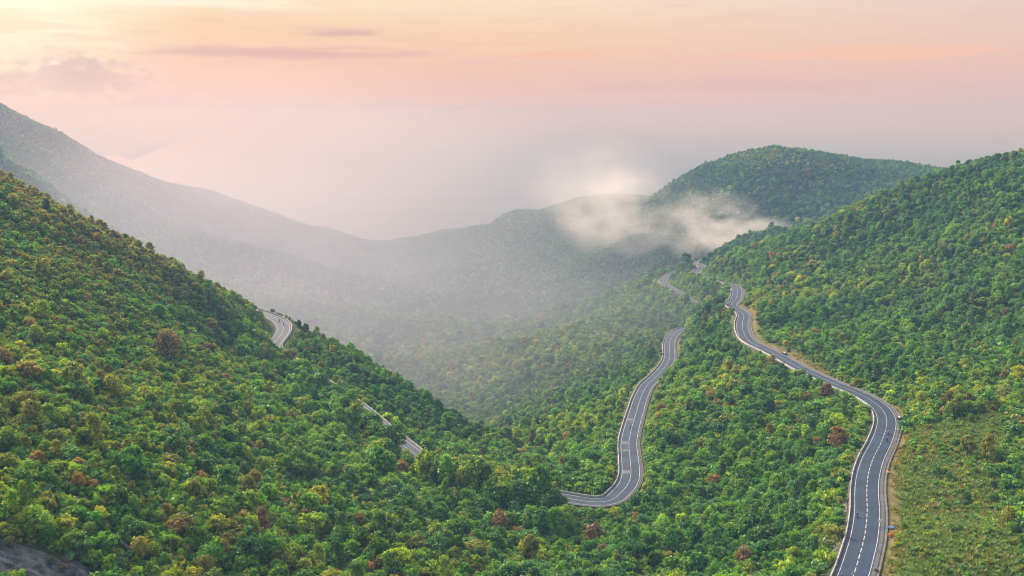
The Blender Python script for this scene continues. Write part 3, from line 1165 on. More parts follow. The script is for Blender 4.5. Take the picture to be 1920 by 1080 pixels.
# the open grassy slope and the verges keep only low growth
grassy = (rs_ > 0) & (d < 58 + 22 * fbm(TX, TY, 30, 2)) & (TX > 0.28 * TY) & (TY < 430)
below = TZ < rz_ - 1.0                                # downhill of the road
onA = TX > np.interp(TY, [300, 500, 900, 1100, 1400], [60, 90, 140, 165, 190])
lim = np.where(rs_ > 0, np.where(onA, 10.5, 8.8), np.where(below, 7.6, 8.4))
lim = np.where(TY > 800, np.where(rs_ > 0, 8.5, 7.0), lim)
keep = d > lim + RNG.uniform(-1, 2.2, len(d))
keep &= ~(grassy & (RNG.random(len(d)) < 0.94 * np.clip((62 - d) / 28, 0.35, 1)))
# tall close growth hides most of the road that runs round the valley head; it opens in two short stretches
head = (rs_ > 0) & (TX > -150) & (TX < 62) & (TY < 600) & (TY > 370) & (d < 40)
openu = ((U > 648) & (U < 700)) | ((U > 734) & (U < 818)) | (U > 1064)
keep |= head & (d > np.where(openu, 9.0, 6.9))
hook = (rs_ > 0) & (U > 1058) & (U < 1212) & (TY > 380) & (TY < 470) & (TX < 70)
keep &= ~(hook & (d < 11.5))
keep &= ~((rs_ > 0) & (U > 736) & (U < 812) & (TY > 420) & (TY < 560) & (d < 8.0))
keep &= ~((rs_ > 0) & (U > 640) & (U < 702) & (TY > 480) & (TY < 620) & (d < 9))
row = []
tongue = []
for i in range(0, len(RBC), 1):
    q = RBC[i]
    uu = project(q)[0]
    if 560 < uu < 1060 and q[1] < 640 and not ((648 < uu < 700 or 733 < uu < 818) and RNG.random() < (0.45 if uu > 733 else 0.3)):
        tt = RBC[min(i + 1, len(RBC) - 1)] - RBC[max(i - 1, 0)]
        nn = np.array((tt[1], -tt[0])) / np.hypot(tt[0], tt[1])
        o_ = RNG.uniform(7.0, 9.5)
        row.append((q[0] + nn[0] * o_, q[1] + nn[1] * o_))
        if 818 < uu < 1055:
            row.append((q[0] + nn[0] * (o_ + 3.2), q[1] + nn[1] * (o_ + 3.2)))
for k in range(220):
    uq, vq = RNG.uniform(1278, 1345), RNG.uniform(515, 620)
    r_ = np.array(ray(uq, vq))
    Yq = np.arange(850, 1250, 1.0)
    m_ = np.argmax(CAMZ + r_[2] * Yq < ground(r_[0] * Yq, Yq))
    row.append((r_[0] * Yq[m_], Yq[m_]))
row = np.array(row + tongue)
TX = np.concatenate([TX, row[:, 0]])
TY = np.concatenate([TY, row[:, 1]])
TZ = np.concatenate([TZ, ground(row[:, 0], row[:, 1])])
TS = np.concatenate([TS, np.where(np.arange(len(row)) >= len(row) - len(tongue), 1.5, np.where(row[:, 1] > 800, 0.75, np.where((project(np.c_[row, ground(row[:, 0], row[:, 1])])[0] > 648) & (project(np.c_[row, ground(row[:, 0], row[:, 1])])[0] < 818), 0.9, 1.08)))])
d, rz_, rs_ = road_dist(TX, TY)
U, V, D = project(np.stack([TX, TY, TZ], -1))
rowok = np.concatenate([np.ones(len(d) - len(row), bool), d[-len(row):] > 6.4])
ext = lambda a, val: np.concatenate([a, np.full(len(row), val)])
keep, head, openu, grassy = ext(keep, True) & rowok, ext(head, True), ext(openu, False), ext(grassy, False)
# bare rock slabs low on the near slope
ROCKS = [(40, 1062, 17.0, 6.5, 0.30), (143, 945, 2.6, 1.5, -0.5), (228, 1022, 4.6, 1.3, -0.6), (382, 1032, 1.8, 1.2, 0.2), (275, 985, 1.4, 1.0, 0.2), (150, 1078, 6.0, 2.2, -0.4)]


def hit(u, v, h=0.0, far=4000.0):
    """Where the ray through pixel u, v meets the hills (raised by h)."""
    r = np.array(ray(u, v))
    Ys = np.concatenate([np.arange(120, 1300, 1.0), np.arange(1300, far, 4.0)])
    x, z = r[0] * Ys, CAMZ + r[2] * Ys
    g = ground(x, Ys) + h
    i = np.argmax(z < g)
    return np.array((x[i], Ys[i], float(ground(x[i], Ys[i]))))


ROCK_AT = [hit(u, v) for u, v, *_ in ROCKS]
for (u, v, ra, rb, an), p in zip(ROCKS, ROCK_AT):
    dx, dy = TX - p[0], TY - p[1]
    ex, ey = dx * math.cos(an) + dy * math.sin(an), -dx * math.sin(an) + dy * math.cos(an)
    keep &= (ex / (ra + 0.8)) ** 2 + ((ey + 1.5) / (rb + 2.2)) ** 2 > 1

# terrain self-occlusion: leave out what lies behind a crest for good
TX, TY, TZ, TS, d, U, V, D, rs_, rz_, grassy = (q[keep] for q in (TX, TY, TZ, TS, d, U, V, D, rs_, rz_, grassy))
n = len(TX)
patch = fbm(TX, TY, 60, 3)
patch2 = fbm(TX + 500, TY - 300, 140, 3)
size = TS * np.exp(RNG.normal(size=n) * np.where(TY > 1800, 0.1, 0.27)) * (1 + 0.45 * patch)
size = np.where(grassy, size * 0.6, size)
near_road = np.clip((d - 8) / 10, 0.0, 1)
# keep crowns low beside the road so that it shows, as in the photograph
size *= np.where(head[keep] & ~openu[keep], 1.4 * np.maximum(1, 0.72 / TS), np.where(head[keep], 0.8, np.where(TS > 1.45, 1.0, 0.5 + 0.5 * near_road)))
size = np.where(TY < 800, np.minimum(size, np.where(head[keep], 1.85, 1.3)), size)
PAL = 1.1 * np.array([(0.052, 0.165, 0.024), (0.082, 0.225, 0.021), (0.128, 0.275, 0.019), (0.210, 0.325, 0.016), (0.320, 0.370, 0.016),
                (0.185, 0.225, 0.028), (0.260, 0.215, 0.050), (0.360, 0.235, 0.075), (0.080, 0.205, 0.065)])
warmside = np.clip((-U + 1000) / 900, -0.4, 1) * np.clip(1.3 - (TY - 250) / 900, 0.1, 1) + 0.5 * np.clip((TZ - CAMZ + 110) / 60, 0, 1) * (U < 700) * (TY < 700)  # sunlit warmth of the near hill, put into the tree colour mix
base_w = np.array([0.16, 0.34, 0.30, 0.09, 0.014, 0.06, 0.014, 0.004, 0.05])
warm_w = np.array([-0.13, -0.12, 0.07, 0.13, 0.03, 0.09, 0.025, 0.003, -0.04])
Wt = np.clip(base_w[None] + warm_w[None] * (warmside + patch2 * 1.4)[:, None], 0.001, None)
Wt[:, 6] *= np.exp(patch * 3) * 0.7
Wt[:, 7] *= np.exp(patch * 3) * 0.6
Wt[:, 3:5] *= np.exp(-patch[:, None] * 3 + patch2[:, None] * 4)
Wt[:, 2] *= np.exp(fbm(TX, TY - 700, 70, 3) * 3)
Wt[TY > 1250, 3:8] *= 0.15
Wt[TY > 1250, 2] *= 0.3
Wt[TY > 1250, 0] *= 2.0
Wt[:, 5] *= np.exp(fbm(TX, TY + 900, 45, 2) * 4)
Wt[:, 8] *= np.exp(fbm(TX + 300, TY, 35, 2) * 6)
Wt[:, 0] *= np.exp(fbm(TX + 800, TY, 50, 2) * 4)
Wt /= Wt.sum(1)[:, None]
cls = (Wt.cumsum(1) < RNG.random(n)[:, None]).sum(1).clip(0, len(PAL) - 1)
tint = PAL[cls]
sunny = np.clip((620 - V) / 220, 0, 1) * np.clip((620 - U) / 300, 0, 1) * (TY < 720)        # warm sunlight on the upper hill, painted into the tree tints
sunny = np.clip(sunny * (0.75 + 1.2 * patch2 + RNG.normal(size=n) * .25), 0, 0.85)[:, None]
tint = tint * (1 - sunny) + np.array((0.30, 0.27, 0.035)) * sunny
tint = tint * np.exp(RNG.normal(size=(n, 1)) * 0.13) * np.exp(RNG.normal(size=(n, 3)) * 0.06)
variant = RNG.integers(0, len(KINDS), n)
rot = np.stack([RNG.normal(size=n) * 0.16, RNG.normal(size=n) * 0.16, RNG.uniform(0, 6.28, n)], 1)
sz3 = size[:, None] * np.stack([RNG.uniform(.75, 1.3, n), RNG.uniform(.75, 1.3, n), RNG.uniform(.75, 1.25, n)], 1)
P = np.stack([TX, TY, TZ - 0.2], 1)
single = np.zeros(n, bool)
size_head = head[keep]
# trees that stand out in the picture: pixel, palette colour, proto, width in px, phrase
LANDMARKS = [
    (405, 985, (0.30, 0.36, 0.014), 1, 52, "lone bright yellow-green tree", "lone bright yellow-green tree with a wide crown low on the near slope"),
    (262, 1028, (0.30, 0.30, 0.03), 0, 40, "pale yellow tree", "pale yellow round tree just above the narrow grey rock strip"),
    (70, 852, (0.26, 0.12, 0.035), 3, 30, "orange-brown tree", "orange-brown rounded tree among bright green ones"),
    (147, 897, (0.27, 0.13, 0.04), 5, 34, "pair of orange trees", "larger orange tree of the pair upslope of the small grey rock"),
    (172, 902, (0.25, 0.15, 0.04), 3, 26, "smaller orange tree", "smaller orange tree of the pair upslope of the small grey rock"),
    (180, 822, (0.24, 0.30, 0.014), 2, 40, "tall yellow-green tree", "tall yellow-green tree uphill of the pair of orange trees"),
    (15, 828, (0.17, 0.30, 0.016), 5, 46, "big light green tree", "big light green tree at the edge of the photo halfway up the near slope"),
    (105, 845, (0.26, 0.32, 0.014), 2, 24, "small lemon tree", "small lemon-coloured tree beside the orange-brown rounded tree"),
    (420, 885, (0.17, 0.15, 0.03), 1, 44, "olive-brown spreading tree", "olive-brown spreading tree uphill of the lone bright yellow-green tree"),
    (664, 975, (0.16, 0.115, 0.035), 1, 46, "broad bronze tree", "broad bronze tree with a domed crown in mid slope below the two short road stretches"),
    (718, 860, (0.26, 0.10, 0.045), 4, 32, "rust-red tree by the road", "rust-red tree beside the short road stretch nearest the valley head"),
    (752, 872, (0.21, 0.11, 0.045), 1, 34, "rusty tree below the road", "rusty brown tree just downslope of the rust-red tree by the road"),
    (935, 984, (0.18, 0.105, 0.055), 5, 42, "brown clumped tree", "brown clumped tree on the open forest slope before the road bend"),
    (490, 985, (0.17, 0.105, 0.06), 2, 30, "dusty pink-brown tree", "dusty pink-brown tree on the slope past the lone yellow-green tree"),
    (585, 1042, (0.20, 0.30, 0.04), 5, 30, "light green tree", "light green clumped tree near the bottom edge of the near slope"),
    (1115, 1010, (0.150, 0.080, 0.058), 4, 44, "dull maroon tree", "dull maroon loose tree below the sharp bend of the lower road"),
    (1130, 1026, (0.155, 0.080, 0.055), 3, 26, "small red tree", "small red tree touching the dull maroon loose tree"),
    (1192, 962, (0.24, 0.10, 0.045), 4, 20, "small rust-red tree", "small rust-red tree just below the sharp bend of the lower road"),
    (972, 992, (0.21, 0.09, 0.04), 1, 32, "reddish brown tree", "reddish brown spreading tree before the sharp road bend"),
    (1252, 1040, (0.28, 0.27, 0.03), 1, 36, "yellow spreading tree", "yellow spreading tree on the slope between the two roads near the bottom"),
    (1395, 1045, (0.19, 0.11, 0.055), 5, 38, "rust-brown clumped tree", "rust-brown clumped tree low between the two roads"),
    (1340, 897, (0.22, 0.12, 0.035), 1, 34, "orange-brown tree between the roads", "orange-brown spreading tree on the slope between the two roads"),
    (1570, 832, (0.19, 0.095, 0.045), 4, 46, "rusty tree beside the upper road", "large rusty brown tree downhill of the upper road's broad bend"),
    (1530, 824, (0.20, 0.115, 0.05), 1, 30, "tawny tree", "tawny tree next to the large rusty brown one by the upper road"),
    (1388, 815, (0.26, 0.045, 0.04), 3, 18, "small crimson tree", "small crimson tree in the green slope between the two roads"),
    (1550, 738, (0.17, 0.10, 0.05), 6, 26, "brown tree under the road", "brown feathery tree just below the straight part of the upper road"),
    (315, 660, (0.19, 0.15, 0.05), 5, 52, "big golden-brown tree", "big golden-brown clumped tree high on the near hill"),
    (390, 652, (0.16, 0.11, 0.045), 1, 34, "tan tree", "tan tree uphill behind the big golden-brown tree"),
    (425, 705, (0.24, 0.11, 0.05), 3, 22, "small orange tree high up", "small orange tree on the near hill toward its forest edge"),
    (86, 384, (0.04, 0.09, 0.025), 2, 15, "dark tree on the skyline", "dark tree standing up from the near hill's skyline"),
    (562, 606, (0.022, 0.06, 0.025), 2, 11, "dark tree by the hairpin", "small dark tree standing alone outside the pale hairpin bend"),
    (1893, 466, (0.22, 0.07, 0.07), 4, 20, "dusty red tree", "dusty red tree high on the wooded hill above the upper road"),
    (1866, 416, (0.28, 0.12, 0.035), 3, 10, "small orange tree near the hilltop", "small orange tree near the top of the hill above the upper road"),
    (1826, 560, (0.10, 0.13, 0.03), 4, 24, "olive tree", "olive loose tree halfway up the hill above the upper road"),
    (1508, 520, (0.27, 0.23, 0.03), 4, 16, "yellow tree above the bend", "yellow tree on the hill just above the upper road's far bends"),
    (1850, 850, (0.24, 0.26, 0.03), 2, 30, "yellow-green tree on the grassy slope", "yellow-green tree at the upper edge of the grassy slope"),
    (1815, 835, (0.22, 0.26, 0.03), 6, 28, "feathery yellow tree", "feathery yellow-green tree next to another at the upper edge of the grassy slope"),
    (1890, 965, (0.22, 0.25, 0.03), 5, 36, "clumped yellow tree on the grassy slope", "clumped yellow-green tree farthest from the road on the grassy slope"),
]
lm = []
drop = np.zeros(n, bool)
for (u, v, col, pv, wpx, phrase, lab) in LANDMARKS:
    p = hit(u, v + 6, 3.0)
    dd = project(p)[2]
    rx, rz_k, th = KINDS[pv][1], KINDS[pv][2], KINDS[pv][3]
    sc = wpx * dd / FPX / (2 * rx)
    drop |= np.hypot(TX - p[0], TY - p[1]) < rx * sc * 0.75
    # whatever stands right in front must stay lower
    front = (np.abs(TX - p[0] * TY / p[1]) < rx * sc * 0.9) & (TY < p[1]) & (TY > p[1] - 9)
    sz3[front, 2] *= 0.75
    lm.append((p, col, pv, sc, phrase, lab))
# which of the rest show largest in the picture
un, vn, dn = project(np.stack([TX, TY, TZ + 4], -1))
inside = (un > 2) & (un < 1918) & (vn < 1076) & (vn > 0) & ~drop
f = np.linspace(0.3, 0.97, 40)[None]
cand = np.nonzero(inside & (dn < 480))[0]
gx_, gy_ = TX[cand, None] * f, TY[cand, None] * f
gz_ = CAMZ + (TZ[cand, None] + 5 - CAMZ) * f
clear_ = (gz_ > ground(gx_, gy_) + 3.0).all(1)
cand = cand[clear_]
shown = KIND_W = np.array([k[1] for k in KINDS])[variant[cand]] * sz3[cand, 0] / dn[cand]
cand = cand[np.argsort(-shown)][:300 - len(LANDMARKS)]
single[cand] = True

COLOUR = ["deep green", "dark green", "mid green", "bright green", "yellow-green", "olive", "tawny", "rust-brown", "blue-green"]
SHAPE = ["round", "broad", "tall", "dense", "loose", "clumpy", "feathery", "low"]


def place_tree(p, sc3, rot3, pv, col, lab, group):
    root = bpy.data.objects.new("tree", None)
    COL.objects.link(root)
    root.location = p
    root.scale = sc3
    root.rotation_euler = rot3
    tag(root, lab, "tree", group)
    cm, tm, th = PROTO[pv]
    t = bpy.data.objects.new("trunk", tm)
    COL.objects.link(t)
    t.parent = root
    c = bpy.data.objects.new("crown", cm)
    COL.objects.link(c)
    c.parent = root
    c.location = (0, 0, th * 0.8)
    c["tint"] = [float(q) for q in col]
    return root


for (p, col, pv, sc, phrase, lab) in lm:
    if col[0] > 1.5 * col[1] and 'crimson' not in phrase:          # rust, not crimson
        col = (col[0] * 1.3, col[0] * 0.9, col[2] * 1.3)
    place_tree((p[0], p[1], p[2] - 0.2), (sc, sc, sc * 1.1), (0.05, -0.04, random.uniform(0, 6.28)), pv, col, lab, "trees that stand out by their colour")
WORD = ["", "second ", "third ", "fourth ", "fifth ", "sixth ", "seventh ", "eighth ", "ninth ", "tenth "]
LP = np.array([q[0] for q in lm])
used = {}
order = []
for i in cand:
    p = np.array((TX[i], TY[i], TZ[i]))
    dl = np.hypot(LP[:, 0] - p[0], LP[:, 1] - p[1])
    j = int(dl.argmin())
    order.append((dl[j], int(i), j))
for dl, i, j in sorted(order):
    q = LP[j]
    dx, dy, dz = TX[i] - q[0], TY[i] - q[1], TZ[i] - q[2]
    if abs(dy) > abs(dx):
        rel = "behind" if dy > 0 else "in front of"
    else:
        rel = "uphill of" if dz > 0 else "downhill of"
    key = (int(variant[i]), int(cls[i]), rel, j)
    c_ = used.get(key, 0)
    used[key] = c_ + 1
    lab = "%s %s tree %snearest %s the %s" % (SHAPE[key[0]], COLOUR[key[1]], WORD[min(c_, 9)], rel, lm[j][4])
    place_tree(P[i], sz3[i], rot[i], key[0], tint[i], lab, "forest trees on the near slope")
single |= drop

k = ~single
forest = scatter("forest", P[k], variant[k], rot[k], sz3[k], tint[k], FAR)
tag(forest, "dense green forest covering the hills and far ridges", "forest", kind="stuff")
print("trees", n)
# ------------------------------------------------------------------ grass and scrub on the open slope and the verges
def tuft_mesh(name, seed, blades, h, spread):
    r = np.random.default_rng(seed)
    V, F, T = [], [], []
    for i in range(blades):
        a = r.uniform(0, 6.283)
        c = np.array((math.cos(a), math.sin(a), 0)) * spread * r.uniform(0, 1) ** 0.7
        lean = np.array((math.cos(a + r.uniform(-.8, .8)), math.sin(a + r.uniform(-.8, .8)), 0)) * h * r.uniform(.2, .8)
        hh = h * r.uniform(.5, 1.1)
        w_ = 0.09 * r.uniform(.7, 1.6)
        s = np.array((-lean[1], lean[0], 0)) / max(1e-6, np.linalg.norm(lean)) * w_
        b = len(V)
        V += [c - s, c + s, c + lean * .45 + s * .8 + (0, 0, hh * .65), c + lean * .45 - s * .8 + (0, 0, hh * .65), c + lean + (0, 0, hh) + s * .2, c + lean + (0, 0, hh) - s * .2]
        F += [(b, b + 1, b + 2, b + 3), (b + 3, b + 2, b + 4, b + 5)]
        t = r.uniform(.2, .9)
        T += [t, t]
    me = mesh_from(name, V, F)
    a = me.attributes.new("leaf_tone", "FLOAT", "FACE")
    a.data.foreach_set("value", np.array(T, np.float32))
    me.materials.append(M_LEAF)
    return me


TUFT = bpy.data.collections.new("grass_tufts")
for i in range(4):
    TUFT.objects.link(bpy.data.objects.new("%02d_tuft" % i, tuft_mesh("tuft", 40 + i, 26, (0.55, 0.8, 0.45, 1.0)[i], (0.6, 0.55, 0.8, 0.5)[i])))
TUFT.objects.link(bpy.data.objects.new("04_scrub", crown_mesh("scrub", 77, 0.9, 0.8, 8, 30, 0.22, 0.0, (0.35, 0.5), 0.2, 0.4)))
TUFT.objects.link(bpy.data.objects.new("05_scrub", crown_mesh("scrub", 78, 1.2, 0.9, 9, 32, 0.24, 0.2, (0.3, 0.5), 0.2, 0.5)))
gxs, gys = jitter_grid(-260, 420, 200, 620, 0.85)
gd, gz0, gs = road_dist(gxs, gys)
gz = ground(gxs, gys)
ok = in_view(gxs, gys, gz, 120, 80)
slope_zone = (gs > 0) & (gd > 7.6) & (gd < 52) & (gxs > 0.28 * gys) & (gys < 430)
verge = (gd > 6.9) & (gd < 15)
thin = np.where(slope_zone, 0.85, 0.5)
pn = fbm(gxs, gys, 14, 3)
edge = np.clip((gd - 7.0) / 4.0, 0.15, 1)
ok &= (slope_zone | verge) & (RNG.random(len(gxs)) < thin * edge * np.clip(0.75 + pn, 0.15, 1))
for (u, v, ra, rb, an), p in zip(ROCKS, ROCK_AT):
    ok &= np.hypot(gxs - p[0], gys - p[1]) > ra
gxs, gys, gz, gd, slope_zone, pn = (q[ok] for q in (gxs, gys, gz, gd, slope_zone, pn))
m_ = len(gxs)
dry = np.clip(0.22 + pn * 1.2 + np.clip((13 - gd) / 8, 0, .6) + RNG.normal(size=m_) * .2, 0, 1)
gt = np.array((0.135, 0.235, 0.028))[None] * (1 - dry[:, None]) + np.array((0.27, 0.235, 0.065))[None] * dry[:, None]
gv = RNG.integers(0, 4, m_)
scr = slope_zone & (gd > 9.5) & (RNG.random(m_) < np.clip(0.05 + pn * .35, 0.01, .25))
gv = np.where(scr, RNG.integers(4, 6, m_), gv)
gt = np.where(scr[:, None], PAL[RNG.choice([1, 1, 2, 2, 3, 5, 8], m_)], gt) * np.exp(RNG.normal(size=(m_, 1)) * .15)
grass = scatter("grass", np.stack([gxs, gys, gz - .05], 1), gv, np.stack([RNG.normal(size=m_) * .1, RNG.normal(size=m_) * .1, RNG.uniform(0, 6.28, m_)], 1),
                np.exp(RNG.normal(size=(m_, 1)) * .25) * np.ones((m_, 3)) * np.where(scr, 0.9, 1.0)[:, None], gt, TUFT)
tag(grass, "dry and green grass with low scrub on verges and open slope", "grass", kind="stuff")
print("grass", m_)


# undergrowth that closes the gaps between the near trees
bx, by = jitter_grid(-260, 300, 190, 560, 2.0)
fx_, fy_ = jitter_grid(165, 225, 980, 1230, 2.2)          # scrub on the steep face between the far bends
bx, by = np.concatenate([bx, fx_]), np.concatenate([by, fy_])
bz = ground(bx, by)
bd, bz0, bs = road_dist(bx, by)
ok = in_view(bx, by, bz, 120, 80) & (bd > np.where(by > 900, 6.3, 8.2)) & ~((bs > 0) & (bd < 45) & (bx > 0.28 * by) & (by < 430))
for (u, v, ra, rb, an), p in zip(ROCKS, ROCK_AT):
    dx, dy = bx - p[0], by - p[1]
    ok &= ((dx * math.cos(an) + dy * math.sin(an)) / (ra + .4)) ** 2 + ((-dx * math.sin(an) + dy * math.cos(an)) / (rb + .6)) ** 2 > 1
bx, by, bz = bx[ok], by[ok], bz[ok]
m_ = len(bx)
bt = PAL[RNG.choice([0, 0, 1, 1, 2, 2, 5, 8, 3], m_)] * np.exp(RNG.normal(size=(m_, 1)) * .15)
under = scatter("undergrowth", np.stack([bx, by, bz - .1], 1), RNG.integers(4, 6, m_), np.stack([RNG.normal(size=m_) * .1, RNG.normal(size=m_) * .1, RNG.uniform(0, 6.28, m_)], 1),
                np.exp(RNG.normal(size=(m_, 1)) * .3) * np.ones((m_, 3)) * np.where(by > 900, 1.4, 1.5)[:, None], bt, TUFT)
tag(under, "leafy undergrowth filling gaps between the near trees", "undergrowth", kind="stuff")


# ------------------------------------------------------------------ small mesh helpers
class MB:
    def __init__(self):
        self.bm = bmesh.new()

    def box(self, c, s, rz=0.0, rx=0.0, ry=0.0, bevel=0.0):
        r = bmesh.ops.create_cube(self.bm, size=1.0)
        mtx = Matrix.Translation(c) @ Euler((rx, ry, rz)).to_matrix().to_4x4() @ Matrix.Diagonal((*s, 1))
        bmesh.ops.transform(self.bm, matrix=mtx, verts=r["verts"])
        return self

    def tube(self, p0, p1, r0, r1=None, n=8):
        p0, p1 = Vector(p0), Vector(p1)
        r1 = r0 if r1 is None else r1
        d_ = p1 - p0
        r = bmesh.ops.create_cone(self.bm, cap_ends=True, segments=n, radius1=r0, radius2=r1, depth=d_.length)
        mtx = Matrix.Translation((p0 + p1) / 2) @ d_.to_track_quat("Z", "Y").to_matrix().to_4x4()
        bmesh.ops.transform(self.bm, matrix=mtx, verts=r["verts"])
        return self

    def ball(self, c, s, sub=2):
        r = bmesh.ops.create_icosphere(self.bm, subdivisions=sub, radius=1.0)
        bmesh.ops.transform(self.bm, matrix=Matrix.Translation(c) @ Matrix.Diagonal((*s, 1)), verts=r["verts"])
        return self

    def ring(self, c, R, r, axis="X", n=18, k=6):
        V = []
        for i in range(n):
            a = 2 * math.pi * i / n
            for j in range(k):
                b = 2 * math.pi * j / k
                q = (R + r * math.cos(b))
                p = (r * math.sin(b), q * math.cos(a), q * math.sin(a))
                V.append(self.bm.verts.new(Vector(c) + Vector(p)))
        for i in range(n):
            for j in range(k):
                self.bm.faces.new((V[i * k + j], V[((i + 1) % n) * k + j], V[((i + 1) % n) * k + (j + 1) % k], V[i * k + (j + 1) % k]))
        return self

    def prism(self, pts2, y0, y1, plane="XZ"):
        """Extrude a 2-D outline between two values of the third axis."""
        if plane == "XZ":
            f = lambda a, b, t: (a, t, b)
        else:
            f = lambda a, b, t: (t, a, b)
        A = [self.bm.verts.new(f(a, b, y0)) for a, b in pts2]
        B = [self.bm.verts.new(f(a, b, y1)) for a, b in pts2]
        self.bm.faces.new(A)
        self.bm.faces.new(B[::-1])
        k = len(pts2)
        for i in range(k):
            self.bm.faces.new((A[i], B[i], B[(i + 1) % k], A[(i + 1) % k]))
        return self

    def build(self, name, m, parent=None, smooth=False):
        bmesh.ops.recalc_face_normals(self.bm, faces=self.bm.faces[:])
        me = bpy.data.meshes.new(name)
        self.bm.to_mesh(me)
        self.bm.free()
        if smooth:
            me.polygons.foreach_set("use_smooth", [True] * len(me.polygons))
        return link(name, me, parent, [m])


def empty(name, loc, rz=0.0):
    o = bpy.data.objects.new(name, None)
    COL.objects.link(o)
    o.location = loc
    o.rotation_euler = (0, 0, rz)
    return o


def copy_tree(o, parent=None):
    c = o.copy()
    COL.objects.link(c)
    c.parent = parent
    for ch in list(o.children):
        copy_tree(ch, c)
    return c


M_BLACK = mat("black_rubber", (0.02, 0.02, 0.022), 0.7)
M_DARKMETAL = mat("dark_metal", (0.06, 0.06, 0.065), 0.4, metal=0.5)
M_WHITE = mat("white_sign", (0.78, 0.78, 0.76), 0.5, (4.0, 0.08))
M_RED = mat("red_sign", (0.55, 0.03, 0.03), 0.5, (4.0, 0.08))
M_YEL = mat("yellow_sign", (0.75, 0.55, 0.05), 0.5, (4.0, 0.08))
M_GREYSIGN = mat("sign_back", (0.5, 0.51, 0.52), 0.5, (3.0, 0.12))
M_HULL = mat("boat_hull", (0.10, 0.12, 0.16), 0.5, (1.0, 0.2))
M_CABIN = mat("boat_cabin", (0.6, 0.6, 0.58), 0.6, (1.0, 0.15))
M_LATTICE = mat("pylon_steel", (0.16, 0.16, 0.165), 0.6, (2.0, 0.2), metal=0.3)
M_SKIN = mat("skin", (0.42, 0.25, 0.17), 0.6, (20.0, 0.1))
M_TROUSER = mat("dark_trousers", (0.03, 0.035, 0.05), 0.85, (14.0, 0.25))
M_GLASS = mat("mirror_glass", (0.6, 0.65, 0.7), 0.08, metal=1.0)


def tinted(name, rough):
    m = mat(name, (0.5, 0.5, 0.5), rough)
    nt = m.node_tree
    a = nt.nodes.new("ShaderNodeAttribute")
    a.attribute_type = "OBJECT"
    a.attribute_name = "paint"
    no = nt.nodes.new("ShaderNodeTexNoise")
    no.inputs["Scale"].default_value = 9.0
    mr = nt.nodes.new("ShaderNodeMapRange")
    mr.inputs["To Min"].default_value = 0.85
    mr.inputs["To Max"].default_value = 1.15
    nt.links.new(no.outputs[0], mr.inputs[0])
    vs = nt.nodes.new("ShaderNodeVectorMath")
    vs.operation = "SCALE"
    nt.links.new(a.outputs["Color"], vs.inputs[0])
    nt.links.new(mr.outputs[0], vs.inputs["Scale"])
    nt.links.new(vs.outputs[0], nt.nodes["Principled BSDF"].inputs["Base Color"])
    return m


M_CLOTH = tinted("jacket_cloth", 0.9)
M_PAINTED = tinted("enamel", 0.35)
M_HELMET = tinted("helmet_shell", 0.3)


# ------------------------------------------------------------------ motorcycles and riders
def make_motorcycle():
    r = empty("motorcycle", (0, 0, 0))
    for y in (-0.62, 0.62):
        w_ = MB().ring((0, y, 0.29), 0.235, 0.055).build("wheel", M_BLACK, r, True)
        MB().tube((-0.035, y, 0.29), (0.035, y, 0.29), 0.17, n=14).build("rim", M_STEEL, w_)
    b = MB()
    b.prism([(0.52, 0.95), (0.60, 0.78), (0.45, 0.45), (0.30, 0.33), (-0.15, 0.33), (-0.30, 0.45), (-0.72, 0.66), (-0.86, 0.74), (-0.80, 0.80), (-0.05, 0.70), (0.12, 0.60), (0.25, 0.66), (0.42, 0.97)], -0.14, 0.14, "YZ")
    b.build("body", M_PAINTED, r)
    MB().box((0, -0.36, 0.80), (0.25, 0.78, 0.09)).box((0, -0.1, 0.78), (0.2, 0.2, 0.08)).build("seat", M_BLACK, r)
    f = MB()
    for x in (-0.07, 0.07):
        f.tube((x, 0.50, 0.85), (x, 0.62, 0.29), 0.028)
    f.build("fork", M_DARKMETAL, r)
    h = MB().tube((-0.33, 0.38, 1.02), (0.33, 0.38, 1.02), 0.02).tube((0, 0.47, 0.92), (0, 0.38, 1.02), 0.03)
    h.build("handlebar", M_DARKMETAL, r)
    for x in (-0.3, 0.3):
        MB().ball((x, 0.42, 1.16), (0.06, 0.015, 0.045)).tube((x, 0.40, 1.02), (x, 0.42, 1.13), 0.008).build("mirror", M_DARKMETAL, r)
    MB().ball((0, 0.58, 0.86), (0.09, 0.06, 0.08)).build("headlight", M_WHITE, r, True)
    MB().ball((0, -0.87, 0.72), (0.08, 0.03, 0.04)).build("tail_light", M_RED, r, True)
    MB().tube((0.15, 0.0, 0.30), (0.17, -0.75, 0.42), 0.045, 0.055).build("exhaust", M_STEEL, r)
    MB().prism([(0.36, 0.42), (0.62, 0.56), (0.90, 0.44), (0.88, 0.41), (0.62, 0.52), (0.38, 0.39)], -0.06, 0.06, "YZ").build("front_mudguard", M_BLACK, r)
    MB().prism([(-0.40, 0.52), (-0.62, 0.60), (-0.92, 0.46), (-0.95, 0.36), (-0.92, 0.36), (-0.88, 0.44), (-0.62, 0.56), (-0.42, 0.48)], -0.07, 0.07, "YZ").build("rear_mudguard", M_BLACK, r)
    return r


